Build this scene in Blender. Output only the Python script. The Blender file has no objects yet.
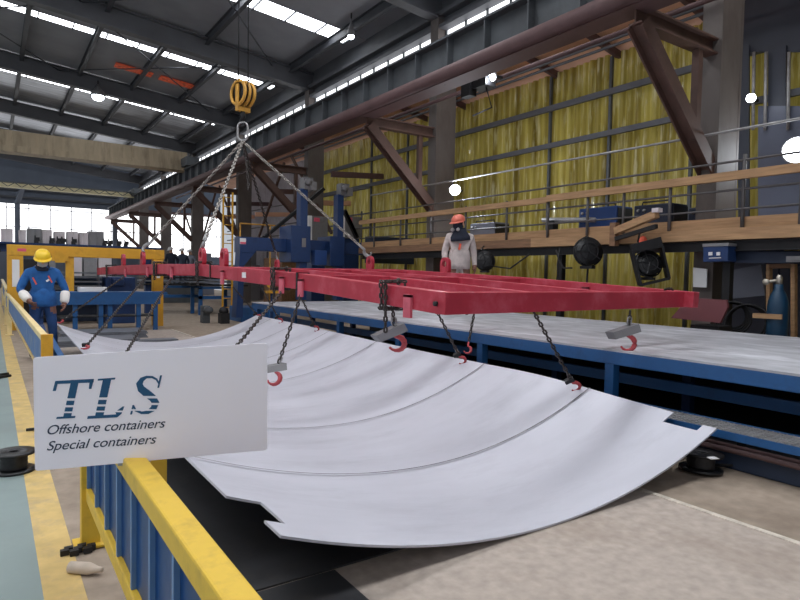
import bpy, bmesh, math, random
from mathutils import Vector, Matrix
random.seed(7)
PI = math.pi
S = bpy.context.scene
COL = S.collection
V = Vector

# ------------------------------------------------------------------ camera
FPX, CAMZ = 601.0, 1.5
_y, _p, _r = [math.radians(a) for a in (34.3, -2.35, 1.1)]
FW = V((math.sin(_y)*math.cos(_p), math.cos(_y)*math.cos(_p), math.sin(_p)))
RT0 = V((math.cos(_y), -math.sin(_y), 0)); UP0 = RT0.cross(FW)
RT = RT0*math.cos(_r) + UP0*math.sin(_r)
UP = -RT0*math.sin(_r) + UP0*math.cos(_r)
CAM = V((0, 0, CAMZ))
cd = bpy.data.cameras.new('camera'); cam = bpy.data.objects.new('camera', cd); COL.objects.link(cam)
cd.sensor_width = 36; cd.lens = 36*FPX/800; cd.clip_end = 300
cam.matrix_world = Matrix(((RT.x, UP.x, -FW.x, 0), (RT.y, UP.y, -FW.y, 0), (RT.z, UP.z, -FW.z, CAMZ), (0, 0, 0, 1)))
S.camera = cam

def at(x, y, X=None, Y=None, Z=None, d=None):
    """world point seen at photo pixel (x, y) that lies on the given plane"""
    r = RT*((x-400)/FPX) - UP*((y-300)/FPX) + FW
    if X is not None: t = X/r.x
    elif Y is not None: t = Y/r.y
    elif Z is not None: t = (Z-CAMZ)/r.z
    else: t = d
    return CAM + r*t

# ------------------------------------------------------------------ materials
def mat(name, col, rough=.6, metal=0., var=.18, scale=6., dirt=None, dirt_amt=.45, dirt_scale=2.5, bump=0., stretch=None, emit=None, estr=0., detail=4, spec=.5):
    m = bpy.data.materials.new(name); m.use_nodes = True
    nt = m.node_tree; N = nt.nodes; L = nt.links
    b = N['Principled BSDF']
    b.inputs['Roughness'].default_value = rough; b.inputs['Metallic'].default_value = metal
    b.inputs['Specular IOR Level'].default_value = spec
    tc = N.new('ShaderNodeTexCoord'); mp = N.new('ShaderNodeMapping')
    L.new(tc.outputs['Object'], mp.inputs['Vector'])
    if stretch: mp.inputs['Scale'].default_value = stretch
    nz = N.new('ShaderNodeTexNoise'); nz.inputs['Scale'].default_value = scale; nz.inputs['Detail'].default_value = detail
    L.new(mp.outputs[0], nz.inputs['Vector'])
    cr = N.new('ShaderNodeValToRGB')
    c0 = [max(0, c*(1-var)) for c in col]; c1 = [min(1, c*(1+var)) for c in col]
    cr.color_ramp.elements[0].color = (*c0, 1); cr.color_ramp.elements[1].color = (*c1, 1)
    cr.color_ramp.elements[0].position = .3; cr.color_ramp.elements[1].position = .7
    L.new(nz.outputs['Fac'], cr.inputs['Fac'])
    out = cr.outputs['Color']
    if dirt:
        n2 = N.new('ShaderNodeTexNoise'); n2.inputs['Scale'].default_value = dirt_scale; n2.inputs['Detail'].default_value = 8
        n2.inputs['Roughness'].default_value = .65
        L.new(mp.outputs[0], n2.inputs['Vector'])
        r2 = N.new('ShaderNodeValToRGB'); r2.color_ramp.elements[0].position = .5; r2.color_ramp.elements[1].position = .72
        r2.color_ramp.elements[1].color = (dirt_amt,)*3 + (1,)
        r2.color_ramp.elements[0].color = (0, 0, 0, 1)
        L.new(n2.outputs['Fac'], r2.inputs['Fac'])
        mx = N.new('ShaderNodeMix'); mx.data_type = 'RGBA'
        L.new(r2.outputs['Color'], mx.inputs['Factor'])
        L.new(out, mx.inputs['A']); mx.inputs['B'].default_value = (*dirt, 1)
        out = mx.outputs['Result']
    L.new(out, b.inputs['Base Color'])
    if bump:
        bp = N.new('ShaderNodeBump'); bp.inputs['Strength'].default_value = bump; bp.inputs['Distance'].default_value = .01
        L.new(nz.outputs['Fac'], bp.inputs['Height']); L.new(bp.outputs[0], b.inputs['Normal'])
    if emit:
        b.inputs['Emission Color'].default_value = (*emit, 1); b.inputs['Emission Strength'].default_value = estr
    return m

def srgb(r, g, b):
    f = lambda c: (c/255/12.92) if c/255 <= .04045 else ((c/255+.055)/1.055)**2.4
    return (f(r), f(g), f(b))

M = {}
M['concrete'] = mat('concrete_floor', srgb(158, 142, 126), .8, 0, .16, 9, srgb(112, 96, 82), .6, .9, .4, detail=12)
M['slab'] = mat('pale_concrete', srgb(176, 163, 152), .85, 0, .14, 14, srgb(138, 120, 104), .6, 1.1, .5, detail=12)
M['green'] = mat('green_floor_paint', srgb(134, 148, 146), .6, 0, .1, 3, srgb(112, 118, 114), .5, 1.5, .1, detail=8)
M['linepaint'] = mat('worn_yellow_line', srgb(206, 176, 112), .7, 0, .14, 8, srgb(166, 146, 118), .75, 5, .2, detail=8)
M['plate'] = mat('bare_steel_plate', srgb(200, 200, 209), .5, .15, .05, 2.2, srgb(158, 158, 166), .55, 1.1, 0, stretch=(.6, 2.2, 1), detail=8)
M['slabedge'] = mat('chipped_slab_edge', srgb(206, 196, 182), .85, 0, .2, 20, srgb(140, 124, 108), .8, 6)
M['darksheet'] = mat('dark_wall_sheet', srgb(52, 55, 66), .55, 0, .12, 2)
M['midsheet'] = mat('mid_wall_sheet', srgb(86, 90, 106), .5, 0, .1, 2)
M['aisle'] = mat('pale_aisle_wall', srgb(176, 170, 176), .8, 0, .15, .8, srgb(120, 108, 106), .6, .8)
M['seam'] = mat('weld_seam', srgb(90, 88, 92), .6, .3, .3, 20, srgb(170, 168, 168), .8, 4)
M['tabletop'] = mat('scuffed_steel_top', srgb(172, 172, 178), .5, .1, .25, 5, srgb(222, 222, 228), .85, 3.2, .15, stretch=(1, .45, 1), detail=10)
M['blue'] = mat('blue_paint', srgb(30, 84, 138), .5, 0, .12, 3, srgb(30, 52, 78), .6, 3)
M['barrierblue'] = mat('barrier_blue', srgb(2, 58, 114), .4, 0, .1, 2, srgb(40, 90, 146), .35, 4, stretch=(1, 1, .3))
M['barrierblue2'] = mat('worn_barrier_blue', srgb(62, 104, 160), .5, 0, .14, 5, srgb(190, 180, 150), .5, 4)
M['ribblue'] = mat('barrier_rib_blue', srgb(96, 134, 180), .4, 0, .12, 6)
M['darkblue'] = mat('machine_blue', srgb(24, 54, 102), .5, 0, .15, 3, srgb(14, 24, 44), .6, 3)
M['navy'] = mat('navy_paint', srgb(40, 52, 74), .55, 0, .15, 3)  # even dark navy, shared by beams, sheets and clothes
M['yellow'] = mat('yellow_paint', srgb(226, 186, 58), .5, 0, .07, 7, srgb(150, 118, 52), .5, 7)
M['yellowpale'] = mat('faded_yellow_paint', srgb(232, 208, 150), .5, 0, .07, 7, srgb(190, 160, 90), .5, 5)
M['gantry'] = mat('gantry_yellow', srgb(222, 164, 44), .5, 0, .1, 4, srgb(150, 106, 40), .5, 4)
M['red'] = mat('red_frame_paint', srgb(172, 42, 60), .5, 0, .12, 4, srgb(196, 104, 118), .5, 4)
M['pinkred'] = mat('faded_red_paint', srgb(206, 96, 112), .5, 0, .12, 6, srgb(150, 40, 56), .5, 5)
M['hookred'] = mat('hook_red', srgb(176, 66, 72), .45, .1, .2, 8, srgb(70, 50, 50), .5, 10)
M['steel'] = mat('galvanised_steel', srgb(160, 158, 158), .5, .4, .2, 10)
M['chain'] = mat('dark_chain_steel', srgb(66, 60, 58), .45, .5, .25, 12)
M['chainlit'] = mat('lit_chain_steel', srgb(150, 144, 138), .4, .6, .25, 12)  # lit copy of the chain steel, light put into its colour
M['black'] = mat('black_iron', srgb(34, 33, 35), .55, .2, .25, 8)
M['blackplastic'] = mat('black_plastic', srgb(24, 24, 26), .4, 0, .2, 8)
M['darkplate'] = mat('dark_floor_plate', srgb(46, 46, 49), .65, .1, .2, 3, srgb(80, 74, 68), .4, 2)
M['column'] = mat('grimy_column_grey', srgb(100, 92, 88), .65, .05, .15, 2, srgb(74, 62, 58), .7, 1.5, stretch=(1, 1, .4))
M['girder'] = mat('girder_grey', srgb(86, 90, 94), .6, .1, .15, 1.2, srgb(58, 56, 58), .6, 1)
M['flange'] = mat('rust_brown_flange', srgb(96, 72, 72), .6, .1, .18, 2, srgb(60, 48, 50), .6, 2)
M['brace'] = mat('rust_red_brace', srgb(92, 68, 60), .65, .05, .18, 3, srgb(66, 48, 44), .6, 2)
M['rafter'] = mat('rafter_grey', srgb(94, 95, 100), .6, .05, .12, 1.5)
M['purlin'] = mat('purlin_grey', srgb(70, 72, 78), .6, .05, .12, 1.5)
M['foil'] = mat('roof_foil', srgb(170, 174, 182), .38, .6, .3, 1.5, srgb(226, 228, 232), .6, 1.2, .3, stretch=(.5, 4, 1))
M['roof'] = mat('roof_underside', srgb(144, 145, 152), .7, 0, .1, 1.2)
M['tarp'] = mat('aisle_roof_board', srgb(222, 172, 144), .8, 0, .15, 2, srgb(120, 84, 70), .5, 1)
M['beige'] = mat('beige_crane', srgb(190, 172, 144), .6, 0, .12, 2, srgb(128, 110, 90), .7, 1.5, stretch=(2, 1, .4))
M['cream'] = mat('cream_truss', srgb(214, 204, 168), .6, 0, .1, 3)
M['gable'] = mat('gable_sheet', srgb(90, 98, 112), .7, 0, .1, 1)
M['wood'] = mat('raw_timber', srgb(178, 140, 102), .7, 0, .16, 4, srgb(128, 88, 60), .6, 2.5, stretch=(6, .5, 6))
M['wooddark'] = mat('dirty_timber', srgb(134, 100, 74), .7, 0, .18, 4, srgb(80, 58, 44), .6, 2.5, stretch=(6, .5, 6))
M['rail'] = mat('rail_pipe', srgb(92, 88, 88), .5, .3, .2, 5)
M['machblue'] = mat('welder_blue', srgb(32, 66, 124), .45, 0, .1, 4)
M['machdark'] = mat('welder_navy', srgb(30, 38, 60), .45, 0, .1, 4)
M['white'] = mat('white_paint', srgb(232, 230, 230), .6, 0, .04, 4)
M['sign'] = mat('sign_white', srgb(250, 244, 252), .55, 0, .015, 2)
M['ink'] = mat('sign_blue', srgb(24, 82, 122), .6, 0, .03, 4)
M['inktext'] = mat('sign_dark_text', srgb(38, 50, 74), .6, 0, .03, 4)
M['stickerpink'] = mat('pink_sticker', srgb(226, 92, 116), .6, 0, .05, 4)
M['greybox'] = mat('grey_cabinet', srgb(128, 126, 128), .5, .05, .1, 3, srgb(90, 84, 84), .5, 3)
M['sheetgrey'] = mat('grey_metal_sheet', srgb(122, 124, 136), .5, .2, .1, 2, srgb(92, 92, 102), .5, 2)
M['redbrown'] = mat('primer_red_plate', srgb(112, 60, 64), .6, 0, .12, 3, srgb(76, 44, 46), .5, 3)
M['cyl'] = mat('cylinder_blue', srgb(18, 56, 82), .4, .05, .12, 4)
M['brass'] = mat('pale_brass', srgb(200, 192, 178), .35, .6, .15, 8)
M['hoistyellow'] = mat('hoist_yellow', srgb(206, 152, 62), .5, 0, .15, 8, srgb(90, 66, 36), .6, 6)
M['coverall'] = mat('blue_coverall', srgb(30, 92, 158), .8, 0, .15, 9, srgb(18, 56, 104), .6, 6, .3)
M['trouser'] = mat('blue_trouser', srgb(26, 62, 112), .8, 0, .18, 9)
M['skin'] = mat('skin', srgb(206, 160, 136), .6, 0, .05, 9)
M['hair'] = mat('dark_hair', srgb(30, 26, 26), .7, 0, .1, 20)
M['helmetyellow'] = mat('helmet_yellow', srgb(244, 202, 48), .35, 0, .04, 6)
M['helmetorange'] = mat('helmet_orange', srgb(218, 112, 92), .4, 0, .08, 6)
M['maskgrey'] = mat('mask_grey', srgb(176, 172, 172), .7, 0, .1, 8)
M['cuff'] = mat('white_sleeve', srgb(232, 226, 220), .8, 0, .06, 8)
M['glove'] = mat('brown_glove', srgb(122, 84, 70), .8, 0, .15, 9)
M['greywear'] = mat('pale_grey_jacket', srgb(196, 184, 180), .85, 0, .14, 10, srgb(140, 126, 122), .6, 6, .3)
M['darkscarf'] = mat('navy_scarf', srgb(36, 42, 58), .85, 0, .15, 8)
M['reflect'] = mat('orange_flash', srgb(224, 92, 66), .6, 0, .1, 8)
M['greyveg'] = mat('grey_sheet_stack', srgb(112, 116, 124), .5, .2, .15, 3, srgb(60, 62, 68), .5, 2)
M['palebox'] = mat('pale_crate', srgb(206, 196, 198), .7, 0, .08, 2)
M['rubble'] = mat('floor_litter', srgb(200, 184, 168), .8, 0, .15, 12)
M['cable'] = mat('copper_wound_cable', srgb(40, 38, 40), .5, .2, .3, 30)
M['orange'] = mat('orange_roof_sheet', srgb(214, 96, 66), .6, 0, .4, 8, srgb(110, 34, 26), .9, 5, emit=srgb(224, 96, 62), estr=.1)  # faint emission stands in for daylight glowing through the sheet

def emission(name, col, s):
    m = bpy.data.materials.new(name); m.use_nodes = True
    nt = m.node_tree; nt.nodes.clear()
    o = nt.nodes.new('ShaderNodeOutputMaterial'); e = nt.nodes.new('ShaderNodeEmission')
    e.inputs['Color'].default_value = (*col, 1); e.inputs['Strength'].default_value = s
    nt.links.new(e.outputs[0], o.inputs['Surface'])
    return m
M['skylight'] = emission('lit_rooflight', (.93, .96, 1), 6.5)
M['windowlit'] = emission('lit_window', (.97, .98, 1), 2.2)
M['clere'] = emission('lit_clerestory', (.95, .97, 1), 1.9)
M['lamp'] = emission('lamp_lens', (.85, .92, 1), 14)
M['lampsmall'] = emission('small_lamp_lens', (.88, .94, 1), 7)

def curtain_mat():
    m = bpy.data.materials.new('yellow_translucent_sheet'); m.use_nodes = True
    nt = m.node_tree; N = nt.nodes; L = nt.links
    b = N['Principled BSDF']; o = N['Material Output']
    tc = N.new('ShaderNodeTexCoord'); mp = N.new('ShaderNodeMapping'); mp.inputs['Scale'].default_value = (1, 2.2, .22)
    L.new(tc.outputs['Object'], mp.inputs['Vector'])
    nz = N.new('ShaderNodeTexNoise'); nz.inputs['Scale'].default_value = 1.5; nz.inputs['Detail'].default_value = 6
    L.new(mp.outputs[0], nz.inputs['Vector'])
    cr = N.new('ShaderNodeValToRGB')
    cr.color_ramp.elements[0].position = .32; cr.color_ramp.elements[0].color = (*srgb(128, 110, 46), 1)
    cr.color_ramp.elements[1].position = .68; cr.color_ramp.elements[1].color = (*srgb(204, 186, 96), 1)
    L.new(nz.outputs['Fac'], cr.inputs['Fac'])
    m2 = N.new('ShaderNodeMapping'); m2.inputs['Scale'].default_value = (1, 5, .5); L.new(tc.outputs['Object'], m2.inputs['Vector'])
    n2 = N.new('ShaderNodeTexNoise'); n2.inputs['Scale'].default_value = 2.2; n2.inputs['Detail'].default_value = 8; L.new(m2.outputs[0], n2.inputs['Vector'])
    r2 = N.new('ShaderNodeValToRGB'); r2.color_ramp.elements[0].position = .52; r2.color_ramp.elements[1].position = .64; r2.color_ramp.elements[1].color = (.9, .9, .9, 1); r2.color_ramp.elements[0].color = (0, 0, 0, 1)
    L.new(n2.outputs['Fac'], r2.inputs['Fac'])
    mxc = N.new('ShaderNodeMix'); mxc.data_type = 'RGBA'; L.new(r2.outputs['Color'], mxc.inputs['Factor']); L.new(cr.outputs['Color'], mxc.inputs['A']); mxc.inputs['B'].default_value = (*srgb(240, 232, 186), 1)  # pale streaks paint bright glints into the sheet colour
    L.new(mxc.outputs['Result'], b.inputs['Base Color'])
    b.inputs['Roughness'].default_value = .25; b.inputs['Coat Weight'].default_value = .5
    t = N.new('ShaderNodeBsdfTranslucent'); L.new(cr.outputs['Color'], t.inputs['Color'])
    mx = N.new('ShaderNodeMixShader'); mx.inputs['Fac'].default_value = .45
    L.new(b.outputs[0], mx.inputs[1]); L.new(t.outputs[0], mx.inputs[2]); L.new(mx.outputs[0], o.inputs['Surface'])
    return m
M['curtain'] = curtain_mat()

# ------------------------------------------------------------------ mesh helpers
def frame_axes(d, up=V((0, 0, 1))):
    d = d.normalized()
    if abs(d.dot(up)) > .98: up = V((0, 1, 0)) if abs(d.y) < .9 else V((1, 0, 0))
    s = d.cross(up).normalized(); u = s.cross(d).normalized()
    return d, s, u

class MB:
    def __init__(self): self.v = []; self.f = []; self.smooth = []
    def add(self, vs, fs, sm=False):
        o = len(self.v); self.v += [V(p) for p in vs]
        self.f += [tuple(i+o for i in f) for f in fs]; self.smooth += [sm]*len(fs)
        return self
    def box(self, x0, x1, y0, y1, z0, z1):
        return self.add([(x0, y0, z0), (x1, y0, z0), (x1, y1, z0), (x0, y1, z0), (x0, y0, z1), (x1, y0, z1), (x1, y1, z1), (x0, y1, z1)],
                        [(0, 3, 2, 1), (4, 5, 6, 7), (0, 1, 5, 4), (1, 2, 6, 5), (2, 3, 7, 6), (3, 0, 4, 7)])
    def cbox(self, c, s): return self.box(c[0]-s[0]/2, c[0]+s[0]/2, c[1]-s[1]/2, c[1]+s[1]/2, c[2]-s[2]/2, c[2]+s[2]/2)
    def hexa(self, b, t):
        return self.add(list(b)+list(t), [(0, 3, 2, 1), (4, 5, 6, 7), (0, 1, 5, 4), (1, 2, 6, 5), (2, 3, 7, 6), (3, 0, 4, 7)])
    def bar(self, p, q, w, h, up=V((0, 0, 1))):
        p, q = V(p), V(q); d, s, u = frame_axes(q-p, V(up))
        e = [s*(a*w/2)+u*(b*h/2) for a, b in ((-1, -1), (1, -1), (1, 1), (-1, 1))]
        return self.hexa([p+k for k in e], [q+k for k in e])
    def ibeam(self, p, q, w, h, t=.02, tw=.012, up=V((0, 0, 1))):
        p, q = V(p), V(q); d, s, u = frame_axes(q-p, V(up))
        for sg in (1, -1): self.bar(p+u*sg*(h-t)/2, q+u*sg*(h-t)/2, w, t, up)
        return self.bar(p, q, tw, h-2*t, up)
    def tube(self, pts, r, n=8, caps=True):
        pts = [V(p) for p in pts]; rs = r if isinstance(r, (list, tuple)) else [r]*len(pts)
        if len(rs) < len(pts): rs = list(rs)+[rs[-1]]*(len(pts)-len(rs))
        vs = []; up = V((0, 0, 1))
        for i, p in enumerate(pts):
            d = pts[min(i+1, len(pts)-1)]-pts[max(i-1, 0)]
            d, s, u = frame_axes(d, up)
            for k in range(n):
                a = 2*PI*k/n; vs.append(p+s*math.cos(a)*rs[i]+u*math.sin(a)*rs[i])
        fs = [(i*n+k, i*n+(k+1) % n, (i+1)*n+(k+1) % n, (i+1)*n+k) for i in range(len(pts)-1) for k in range(n)]
        if caps: fs += [tuple(range(n-1, -1, -1)), tuple((len(pts)-1)*n+k for k in range(n))]
        return self.add(vs, fs, True)
    def lathe(self, prof, c, axis=(0, 0, 1), n=20):
        d, s, u = frame_axes(V(axis)); c = V(c); vs = []
        for r, h in prof:
            for k in range(n):
                a = 2*PI*k/n; vs.append(c+d*h+s*math.cos(a)*r+u*math.sin(a)*r)
        m = len(prof)
        fs = [(i*n+k, i*n+(k+1) % n, (i+1)*n+(k+1) % n, (i+1)*n+k) for i in range(m-1) for k in range(n)]
        fs += [tuple(range(n-1, -1, -1)), tuple((m-1)*n+k for k in range(n))]
        return self.add(vs, fs, True)
    def ring(self, c, R, r, axis=(0, 0, 1), n=18, m=6, a0=0, a1=2*PI):
        d, s, u = frame_axes(V(axis)); c = V(c)
        full = abs(a1-a0-2*PI) < 1e-6
        k = n if full else n+1
        pts = [c+s*math.cos(a0+(a1-a0)*i/n)*R+u*math.sin(a0+(a1-a0)*i/n)*R for i in range(k)]
        if not full: return self.tube(pts, r, m)
        vs = []
        for i in range(n):
            a = 2*PI*i/n; rad = s*math.cos(a)+u*math.sin(a)
            for j in range(m):
                b = 2*PI*j/m; vs.append(c+rad*(R+r*math.cos(b))+d*r*math.sin(b))
        fs = [(i*m+j, ((i+1) % n)*m+j, ((i+1) % n)*m+(j+1) % m, i*m+(j+1) % m) for i in range(n) for j in range(m)]
        return self.add(vs, fs, True)
    def prism(self, pts, vec):
        pts = [V(p) for p in pts]; n = len(pts); vec = V(vec)
        return self.add(pts+[p+vec for p in pts], [tuple(range(n-1, -1, -1)), tuple(range(n, 2*n))]+[(i, (i+1) % n, n+(i+1) % n, n+i) for i in range(n)])
    def ball(self, c, r, n=12, m=8, sq=(1, 1, 1), z0=-1.):
        c = V(c); vs = []; 
        for i in range(m+1):
            t = math.acos(max(-1, min(1, 1-(1-z0)*i/m)))
            for k in range(n):
                a = 2*PI*k/n
                vs.append(c+V((r*sq[0]*math.sin(t)*math.cos(a), r*sq[1]*math.sin(t)*math.sin(a), r*sq[2]*math.cos(t))))
        fs = [((i+1)*n+k, (i+1)*n+(k+1) % n, i*n+(k+1) % n, i*n+k) for i in range(m) for k in range(n)]
        fs += [tuple(m*n+k for k in range(n-1, -1, -1))]
        return self.add(vs, fs, True)
    def link(self, c, d, s, L, W, r, n=10, m=5):
        """one stadium shaped chain link, long axis d, wide axis s"""
        u = d.cross(s); vs = []
        hl = L/2-W/2; hw = W/2-r
        for i in range(n):
            a = 2*PI*(i+.5)/n; ca, sa = math.cos(a), math.sin(a)
            ctr = c+d*(hl*(1 if ca > 0 else -1)+hw*ca)+s*(hw*sa)
            rad = d*ca+s*sa
            for j in range(m):
                b = 2*PI*j/m; vs.append(ctr+rad*(r*math.cos(b))+u*(r*math.sin(b)))
        fs = [(i*m+j, ((i+1) % n)*m+j, ((i+1) % n)*m+(j+1) % m, i*m+(j+1) % m) for i in range(n) for j in range(m)]
        return self.add(vs, fs, True)
    def chain(self, pts, L=.06, W=.04, r=.007, n=8, m=4):
        pts = [V(p) for p in pts]; pitch = L-2*r
        segs = [(pts[i+1]-pts[i]).length for i in range(len(pts)-1)]; tot = sum(segs); k = max(1, int(tot/pitch))
        for i in range(k):
            t = (i+.5)/k*tot; j = 0
            while j < len(segs)-1 and t > segs[j]: t -= segs[j]; j += 1
            d0 = (pts[j+1]-pts[j]); d, s, u = frame_axes(d0)
            c = pts[j]+d*t
            a = PI/4 + (PI/2 if i % 2 else 0)
            self.link(c, d, s*math.cos(a)+u*math.sin(a), L, W, r, n, m)
        return self

ORG = {}
def obj(name, mb, m, parent=None, bevel=0., smooth=False):
    vs = mb.v
    if parent is None:
        xs = [p.x for p in vs]; ys = [p.y for p in vs]; zs = [p.z for p in vs]
        o = V(((min(xs)+max(xs))/2, (min(ys)+max(ys))/2, min(zs)))
    else: o = ORG[parent.name]
    me = bpy.data.meshes.new(name); me.from_pydata([tuple(p-o) for p in vs], [], mb.f); me.update()
    me.polygons.foreach_set('use_smooth', [bool(s or smooth) for s in mb.smooth])
    bm = bmesh.new(); bm.from_mesh(me); bmesh.ops.recalc_face_normals(bm, faces=bm.faces); bm.to_mesh(me); bm.free()
    for x in (m if isinstance(m, (list, tuple)) else [m]): me.materials.append(M[x] if isinstance(x, str) else x)
    ob = bpy.data.objects.new(name, me); COL.objects.link(ob)
    if parent is None: ob.location = o
    else: ob.parent = parent
    ORG[ob.name] = o
    if bevel:
        md = ob.modifiers.new('bevel', 'BEVEL'); md.width = bevel; md.segments = 2; md.limit_method = 'ANGLE'
    return ob
def tag(o, label, cat, group=None):
    o['label'] = label; o['category'] = cat
    if group: o['group'] = group
    return o
def thing(name, loc, label, cat, group=None):
    e = bpy.data.objects.new(name, None); COL.objects.link(e); e.location = V(loc); e.empty_display_size = .2
    ORG[e.name] = V(loc)
    return tag(e, label, cat, group)
def struct(name, mb, m, parent=None, **k):
    o = obj(name, mb, m, parent, **k)
    if parent is None: o['kind'] = 'structure'
    return o
def dup(root, delta, label, group=None):
    r = root.copy(); COL.objects.link(r); r.location = root.location+V(delta); r['label'] = label
    ORG[r.name] = ORG[root.name]+V(delta)
    if group: r['group'] = group
    for ch in list(root.children):
        c = ch.copy(); COL.objects.link(c); c.parent = r; ORG[c.name] = ORG[r.name]
        for g in list(ch.children):
            d = g.copy(); COL.objects.link(d); d.parent = c; ORG[d.name] = ORG[r.name]
    return r
def lamp(name, loc, e, r=.2, col=(.85, .92, 1)):
    l = bpy.data.lights.new(name, 'POINT'); l.energy = e; l.shadow_soft_size = r; l.color = col
    o = bpy.data.objects.new(name, l); COL.objects.link(o); o.location = V(loc); return o

# ------------------------------------------------------------------ setting
b = MB().box(-15, 15.5, -3.5, 56, -.2, 0); struct('floor', b, 'concrete')
b = MB().box(-8, .19, -3.4, 40, 0, .004); struct('trim_1', b, 'green')
b = MB().box(.19, .355, -3.4, 40, 0, .0045); struct('trim_2', b, 'linepaint')
b = MB().box(.56, 3.80, -3.4, 16, 0, .006); struct('trim_3', b, 'slab')
b = MB().box(3.80, 3.845, -3.4, 16, 0, .012); struct('trim_4', b, 'slabedge')

YC = [5.55, 13.25, 21.2, 28.95, 37.0, 44.8, 52.3]
XC, XG = 10.0, 7.94
def rz(X): return 8.45 + .1*(10-X)            # underside of rafters
for y in YC:
    b = MB()
    top = 8.55
    for x in (XC+.03, XC+.64): b.box(x-.03, x+.03, y-.17, y+.17, 0, top)
    b.box(XC+.06, XC+.61, y-.012, y+.012, 0, top)
    for k in range(12):
        z = .4+k*.7; b.box(XC+.06, XC+.61, y-.15, y+.15, z, z+.015)
    b.box(XC+.06, XC+.61, y-.165, y-.15, 0, top)
    struct('column', b, 'column')
    # bracket from column to runway girder
    b = MB().ibeam((XG-.05, y, 5.40), (XC, y, 5.40), .22, .26, .03, .03)
    b.ibeam((XG+.02, y, 5.3), (XC+.05, y, 3.35), .24, .26, .03, .03, (0, 1, 0))
    b.bar((XC-.42, y, 5.3), (XC-.42, y, 3.8), .12, .12)
    struct('bracket', b, 'brace')
# runway girder
b = MB(); b.box(XG-.012, XG+.012, 1.5, 53, 5.6, 6.38); b.box(XG-.2, XG+.2, 1.5, 53, 6.38, 6.42)
yy = 2.
while yy < 53: b.box(XG-.17, XG-.012, yy, yy+.03, 5.6, 6.38); b.box(XG+.012, XG+.17, yy, yy+.03, 5.6, 6.38); yy += 1.12
g = struct('girder', b, 'girder')
b = MB().box(XG-.22, XG+.22, 1.5, 53, 5.48, 5.6); b.tube([(XG-.26, 1.5, 5.62), (XG-.26, 53, 5.62)], .13, 12)
struct('girder_flange', b, 'flange', g)
b = MB().box(XG-.04, XG+.04, 1.5, 53, 6.42, 6.5); struct('crane_rail', b, 'steel', g)
# rafters, purlins, roof sheets, rooflights
for y in YC:
    b = MB(); P, Q = (10.3, y, rz(10.3)+.33), (-14, y, rz(-14)+.33)
    b.ibeam(P, Q, .34, .66, .04, .03)
    struct('rafter', b, 'rafter')
ys = [-3.4, YC[0]]+YC[1:]
SK = {0: (1.3, 3.5), 1: (8.2, 10.3), 2: (17.25, 18.05), 3: (23.85, 24.35), 4: (31.5, 32.1), 5: (39.8, 40.5), 6: (48, 48.8)}  # first two strips are unseen, added and widened to strengthen overhead light
for i in range(len(ys)-1):
    y0, y1 = ys[i], ys[i+1]
    s0, s1 = SK[i]
    rf = lambda X: rz(X)+.76
    def slab(ya, yb, m, nm):
        b = MB().hexa([(10.6, ya, rf(10.6)), (10.6, yb, rf(10.6)), (-14, yb, rf(-14)), (-14, ya, rf(-14))],
                      [(10.6, ya, rf(10.6)+.05), (10.6, yb, rf(10.6)+.05), (-14, yb, rf(-14)+.05), (-14, ya, rf(-14)+.05)])
        return struct(nm, b, m)
    sheet = 'foil' if i >= 4 else 'roof'
    slab(y0, s0, sheet, 'ceiling'); slab(s1, y1, sheet, 'ceiling')
    # rooflight: lit sheet from eave to the ridge with thin bars
    xa, xb = 9.8, -13.5
    b = MB().hexa([(xa, s0, rf(xa)), (xa, s1, rf(xa)), (xb, s1, rf(xb)), (xb, s0, rf(xb))],
                  [(xa, s0, rf(xa)+.02), (xa, s1, rf(xa)+.02), (xb, s1, rf(xb)+.02), (xb, s0, rf(xb)+.02)])
    w = struct('window_%d' % (i+2), b, 'skylight')
    b = MB()
    x = 9.8
    while x > -13:
        b.bar((x, s0-.05, rf(x)-.03), (x, s1+.05, rf(x)-.03), .04, .05); x -= 1.05
    struct('glazing_bar', b, 'purlin', w)
    b = MB()
    b.hexa([(xa, s0, rf(xa)-.02), (10.6, s0, rf(10.6)-.02), (10.6, s1, rf(10.6)-.02), (xa, s1, rf(xa)-.02)], [(xa, s0, rf(xa)+.05), (10.6, s0, rf(10.6)+.05), (10.6, s1, rf(10.6)+.05), (xa, s1, rf(xa)+.05)])
    struct('ceiling', b, sheet)
    step = 2.05 if i >= 3 else 3.1
    x = 9.3
    while x > -13:
        b = MB().ibeam((x, y0, rz(x)+.6), (x, y1, rz(x)+.6), .14, .3 if i < 3 else .24, .02, .012)
        struct('purlin', b, 'purlin'); x -= step
    if i in (2, 3):      # sag rods
        for xx in (8.6, 2.4, -3.8):
            b = MB().tube([(xx, y0, rz(xx)+.5), (xx-6.2, y1, rz(xx-6.2)+.5)], .025, 5); b.tube([(xx-6.2, y0, rz(xx-6.2)+.5), (xx, y1, rz(xx)+.5)], .025, 5)
            struct('brace_rod', b, 'purlin')
# reddish sheets in the roof past the third rafter
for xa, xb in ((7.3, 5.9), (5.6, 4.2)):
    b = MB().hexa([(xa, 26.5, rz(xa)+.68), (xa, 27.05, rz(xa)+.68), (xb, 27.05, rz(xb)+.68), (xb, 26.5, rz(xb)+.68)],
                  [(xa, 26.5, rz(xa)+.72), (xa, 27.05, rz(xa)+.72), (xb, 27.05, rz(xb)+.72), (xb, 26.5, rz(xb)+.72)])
    struct('ceiling', b, 'orange')
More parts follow.
